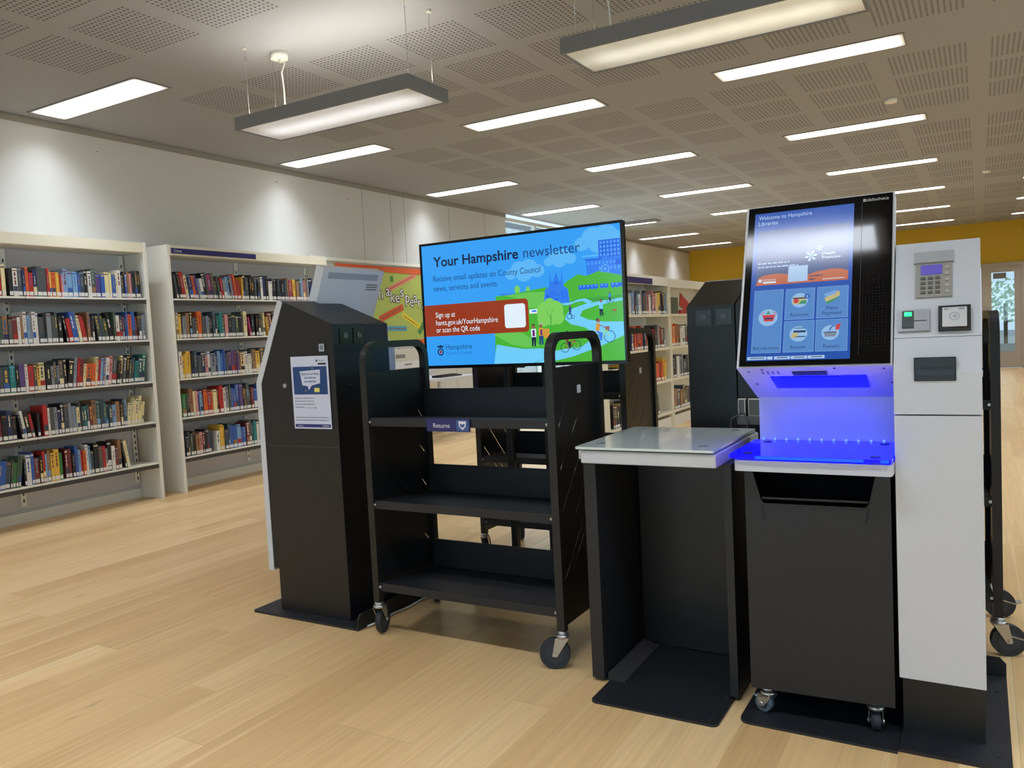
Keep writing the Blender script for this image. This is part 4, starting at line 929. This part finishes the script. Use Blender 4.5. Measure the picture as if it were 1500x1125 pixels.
PTH = T('path', (112, 204, 250)); BB = T('brickblue', (32, 100, 224)); BL2 = T('midblue', (48, 124, 238)); WB = T('window', (80, 160, 248)); TRE = T('tree', (124, 206, 92)); SKN = T('skin', (150, 92, 70)); PUR = T('purple', (110, 40, 110)); TAN = T('tan', (210, 150, 60)); GRY = T('hair', (190, 190, 200)); LIGHTT = T('lightgreen', (160, 220, 120))
cv = Canvas(step=.00025, fn=lambda u, v, d: (-.535+min(max(u, 0), 16)*SU, -.0002-d, 1.0615+min(max(v, 0), 9)*SV))
cv.rect(-.02, 16.02, 0, 9, SKY, 1)
def cloud(u, v, s, l=2, m_=CL):
    for du, dv, r_ in ((-1.1, -.1, .5), (-.4, .25, .7), (.4, .3, .75), (1.1, 0, .6), (0, -.15, .7)): cv.circ(u+du*s, v+dv*s, r_*s, m_, l, ry=r_*s*.8); l += .05
cloud(14.5, 8.0, 1.15); cloud(11.5, 7.0, .75); cloud(8.7, 6.4, .95); 
cv.rect(13.2, 16.0, 7.0, 7.1, CL, 2.5)
cv.poly([(6.5, 5.02), (7.9, 4.95), (9.1, 5.05), (9.1, 4.85), (6.9, 4.85)], BL2, 3); cv.circ(8.1, 5.2, .22, TRE, 3.1, ry=.3); cv.circ(8.95, 5.15, .16, TRE, 3.1, ry=.22)
hill = [(6.0, .0), (6.1, 2.0), (6.3, 4.85), (7.5, 4.88), (8.8, 5.05), (10.28, 5.2), (11.3, 5.05), (12.0, 5.5), (12.84, 5.9), (13.4, 5.75), (14.27, 6.05), (15.2, 5.8), (16.02, 5.95), (16.02, 0)]
cv.poly(hill, GR, 4)
cv.poly([(7.0, 4.85), (9.0, 4.95), (10.2, 4.9), (12.5, 4.2), (10.5, 3.6), (8.95, 3.9), (8.0, 4.6)], GR2, 4.3)
cv.poly([(12.0, 4.2), (16.02, 4.35), (16.02, 4.15), (13.85, 3.95), (12.6, 4.05)], GR3, 4.4)
# council building
cv.poly([(14.42, 6.7), (14.42, 8.02), (15.98, 8.02), (15.98, 6.7)], BB, 5); 
for i in range(6):
    for j in range(4): cv.rect(14.52+i*.25, 14.66+i*.25, 6.95+j*.27, 7.12+j*.27, WB, 6)
cv.poly([(13.5, 5.75), (13.5, 6.72), (13.42, 6.74), (13.42, 6.86), (14.6, 6.86), (14.9, 7.0), (15.2, 6.86), (15.98, 6.86), (15.98, 5.6), (14.4, 6.0)], BL2, 6.2); cv.rect(13.42, 14.6, 6.74, 6.86, BB, 6.4)
for i in range(9):
    cv.rect(13.6+i*.27, 13.72+i*.27, 6.45, 6.62, WB, 6.5)
    if i > 2: cv.rect(13.6+i*.27, 13.72+i*.27, 6.05, 6.28, WB, 6.5)
cv.poly([(14.55, 5.9), (14.55, 6.25), (14.85, 6.45), (15.15, 6.25), (15.15, 5.85)], WB, 6.6); cv.ring(14.85, 6.1, .2, .06, BB, 6.8); cv.rect(15.6, 16.0, 6.3, 6.7, BB, 6.9)
# cathedral
cv.poly([(10.18, 4.15), (10.3, 5.0), (10.6, 5.2), (10.68, 5.5), (10.72, 6.4), (10.80, 5.6), (10.95, 5.55), (11.1, 5.9), (11.2, 6.25), (11.3, 5.9), (11.45, 5.55), (11.55, 5.6), (11.65, 6.4), (11.70, 5.5), (11.75, 5.2), (12.05, 4.95), (12.15, 4.05), (11.2, 4.0)], BL2, 7)
cv.poly([(11.02, 4.6), (11.02, 5.35), (11.2, 5.6), (11.38, 5.35), (11.38, 4.6)], BB, 8); cv.circ(10.5, 4.55, .14, BB, 8); cv.rect(11.1, 11.3, 4.1, 4.4, BB, 8)
for i in range(4): cv.rect(11.06+i*.09, 11.09+i*.09, 4.65, 5.35, WB, 8.5)
for u in (10.75, 10.9, 11.55, 11.7, 11.9): cv.rect(u, u+.05, 4.3, 4.9, BB, 8.2)
# train
for a, bb in ((12.85, 14.29), (14.42, 15.02), (15.2, 16.0)):
    cv.rrect(a, bb, 4.86, 5.14, .05, BB, 8)
    for k in range(int((bb-a)/.28)): cv.rect(a+.08+k*.28, a+.22+k*.28, 5.0, 5.1, WB, 8.5); cv.circ(a+.15+k*.28, 4.84, .05, BB, 8.4)
# river path
cv.poly([(11.6, 4.0), (12.2, 4.03), (12.73, 4.2), (13.3, 4.25), (13.85, 4.0), (13.5, 3.86), (13.1, 4.08), (12.5, 4.02), (12.1, 3.86), (11.62, 3.9)], PTH, 8)
cv.poly([(16.02, 4.12), (14.6, 4.02), (13.2, 3.85), (12.3, 3.6), (11.85, 3.25), (11.75, 2.9), (12.2, 2.55), (13.2, 2.3), (13.75, 1.95), (13.7, 1.5), (12.9, 1.0), (11.6, .7), (10.3, .42), (9.3, 0), (10.35, 0), (12.2, .35), (14.2, .95), (16.02, 1.65), (16.02, 2.55), (14.6, 2.62), (13.5, 2.8), (12.85, 3.1), (13.1, 3.45), (14.1, 3.72), (16.02, 3.95)], PTH, 8.3)
cv.poly([(5.9, 0), (6.2, 1.4), (7.2, 1.2), (8.4, 1.0), (9.7, 1.0), (11.0, .8), (12.5, 1.0), (11.6, .6), (10.3, .42), (9.2, 0)], PTH, 8.1)
cv.poly([(6.0, 2.1), (6.6, 2.3), (8.2, 2.2), (9.3, 1.6), (9.7, 1.15), (8.6, 1.1), (7.4, 1.35), (6.4, 1.9)], GR2, 8.6)
# tree
for u, v, r_ in ((10.3, 3.5, .7), (11.0, 3.6, .65), (10.6, 4.0, .45), (11.2, 3.1, .5), (10.1, 3.0, .5), (10.7, 3.1, .55)): cv.circ(u, v, r_, TRE, 9+u*.01+v*.013)
cv.rect(10.62, 10.68, 1.7, 3.2, GR3, 9.8)
for u, v in ((10.3, 3.6), (10.9, 3.7), (10.7, 3.2)): cv.line([(u, v), (10.65, v-.5)], .03, GR3, 9.9)
cv.rrect(9.0, 9.7, 3.45, 3.75, .05, WHI, 8.8); cv.rect(9.2, 9.55, 3.55, 3.68, BL2, 8.9)
# red banner
cv.rrect(0, 8.93, 2.2, 4.55, .28, RED, 10, (1, 1, 0, 0)); cv.rrect(6.98, 8.68, 2.53, 4.22, .2, WHI, 11)
cv.text('Sign up at', 1.0, 3.60, .56, WHI, 11, width=1.75); cv.text('hants.gov.uk/YourHampshire', 1.0, 3.02, .56, WHI, 11, width=5.4); cv.text('or scan the QR code', 1.0, 2.48, .56, WHI, 11, width=3.85)
cv.text('Your Hampshire', 1.03, 7.38, 1.02, NVT, 11, width=7.3, bold=True); cv.text('newsletter', 8.74, 7.38, 1.02, TXB, 11, width=4.35)
cv.text('Receive email updates on County Council', .97, 6.28, .62, TXB, 11, width=9.05); cv.text('news, services and events', .97, 5.56, .62, TXB, 11, width=5.5)
cv.ring(1.27, 1.02, .28, .09, NVT, 11); cv.circ(1.27, 1.02, .12, RED, 11); cv.poly([(1.02, 1.34), (1.52, 1.34), (1.56, 1.55), (1.4, 1.43), (1.27, 1.58), (1.14, 1.43), (.98, 1.55)], NVT, 11)
cv.text('Hampshire', 1.78, 1.18, .55, TXB, 11, width=2.3); cv.text('County Council', 1.78, .80, .36, T('faint', (40, 120, 200)), 11, width=2.3)
# people
def figure(u, v, s, top, leg, hair=NVT, l=12):
    cv.circ(u, v+1.38*s, .13*s, SKN, l); cv.circ(u, v+1.45*s, .13*s, hair, l-.2); cv.poly([(u-.2*s, v+1.22*s), (u+.2*s, v+1.22*s), (u+.18*s, v+.65*s), (u-.18*s, v+.65*s)], top, l); cv.poly([(u-.17*s, v+.65*s), (u+.17*s, v+.65*s), (u+.15*s, v), (u+.03*s, v), (u, v+.5*s), (u-.05*s, v), (u-.17*s, v)], leg, l)
figure(9.26, 1.15, 1.0, WHI, NVT); cv.rect(9.16, 9.36, 1.85, 2.3, PUR, 12.4); figure(9.85, 1.25, .95, TAN, TXB, GRY); cv.rect(9.8, 9.95, 1.9, 2.3, PUR, 12.4); cv.rrect(10.05, 10.5, 1.7, 2.35, .05, TAN, 11.5)
figure(14.45, 3.0, .72, PTH, NVT); cv.line([(14.3, 3.5), (14.65, 3.1)], .05, NVT, 12.5)
cv.poly([(15.25, 3.25), (15.5, 3.3), (15.6, 3.5), (15.5, 3.42), (15.28, 3.38)], SKN, 12); cv.line([(15.3, 3.3), (15.27, 3.12)], .04, SKN, 12); cv.line([(15.47, 3.3), (15.5, 3.12)], .04, SKN, 12)
figure(12.16, 3.2, .45, TXB, TXB); cv.ring(12.1, 3.1, .2, .04, NVT, 12.5); cv.ring(12.35, 3.05, .13, .03, NVT, 12.5)
def bike(u, v, s, fr, wh, body, legc, hair):
    cv.ring(u, v, .42*s, .05*s, wh, 12); cv.ring(u+1.1*s, v+.17*s, .42*s, .05*s, wh, 12)
    cv.line([(u, v), (u+.25*s, v+.45*s), (u+.9*s, v+.6*s), (u+1.1*s, v+.17*s)], .06*s, fr, 12.2); cv.line([(u, v), (u+.5*s, v-.02), (u+.9*s, v+.6*s)], .06*s, fr, 12.2); cv.line([(u+.25*s, v+.45*s), (u+.5*s, v)], .06*s, fr, 12.2)
    cv.poly([(u+.1*s, v+.6*s), (u+.6*s, v+.45*s), (u+.55*s, v-.1*s), (u+.38*s, v-.05*s), (u+.32*s, v+.35*s)], legc, 12.6); cv.poly([(u+.05*s, v+.6*s), (u+.35*s, v+.55*s), (u+.45*s, v+1.05*s), (u+.18*s, v+1.15*s)], body, 12.8); cv.circ(u+.33*s, v+1.27*s, .12*s, SKN, 13); cv.circ(u+.27*s, v+1.31*s, .13*s, hair, 12.9)
    cv.line([(u+.38*s, v+1.0*s), (u+.85*s, v+.75*s)], .06*s, SKN, 13)
bike(13.9, 1.45, .98, LIGHTT, TXB, TAN, BL2, NVT); cv.rect(14.68, 15.0, 2.05, 2.3, SKN, 13.2)
bike(11.65, .98, .8, RED, NVT, RED, NVT, NVT); figure(15.1, 3.95, .4, BL2, NVT); cv.ring(15.0, 3.95, .13, .03, NVT, 12.5); cv.ring(15.3, 3.98, .13, .03, NVT, 12.5)
sc = cv.obj('screen_picture', tv)
# stand
for x in (-.13, .085):
    m = MB(); m.box(x-.017, x+.017, .085, .12, .08, 1.5, BLK, .004); m.obj('stand_pole', tv)
m = MB(); m.box(-.2, .2, .072, .085, 1.15, 1.5, BLK); m.obj('mounting_plate', tv)
m = MB(); m.box(-.30, .26, .05, .15, .058, .085, BLK, .003); m.box(-.125, -.075, -.34, .05, .062, .08, BLK, .003); m.obj('stand_base', tv)
for x, y in ((-.10, -.31), (-.28, .12), (.24, .12)): caster(tv, x, y, .062, .024, 2.2, False, RUB)

# ------------------------------------------------------------------ cable on the floor
m = MB(); m.tube([(-2.235, 2.52, .009), (-2.23, 2.60, .006), (-2.24, 2.70, .006), (-2.225, 2.80, .006), (-2.235, 2.90, .006), (-2.19, 2.99, .006), (-2.08, 3.06, .006), (-1.98, 3.2, .006), (-1.9, 3.28, .006)], .004, MATS['white_flex'], seg=8)
tag(m.obj('power_cable'), 'thin white power cable trailing across the floor beside the left kiosk', 'cable')
# small fixings on the upper wall
for y, z in ((4.03, 2.83), (5.95, 2.85), (7.0, 2.80)):
    m = MB(); m.box(XL+.0005, XL+.004, y-.005, y+.005, z-.014, z+.014, CREAM2); m.cyl((XL+.012, y, z), (1, 0, 0), .004, .012, GREY, seg=8)
    tag(m.obj('wall_fixing'), 'small grey wall fixing, %s from the left, high above the bookcases' % {4.03: 'first', 5.95: 'second', 7.0: 'third'}[y], 'wall fixing')
print('BOOKS', NB[0])
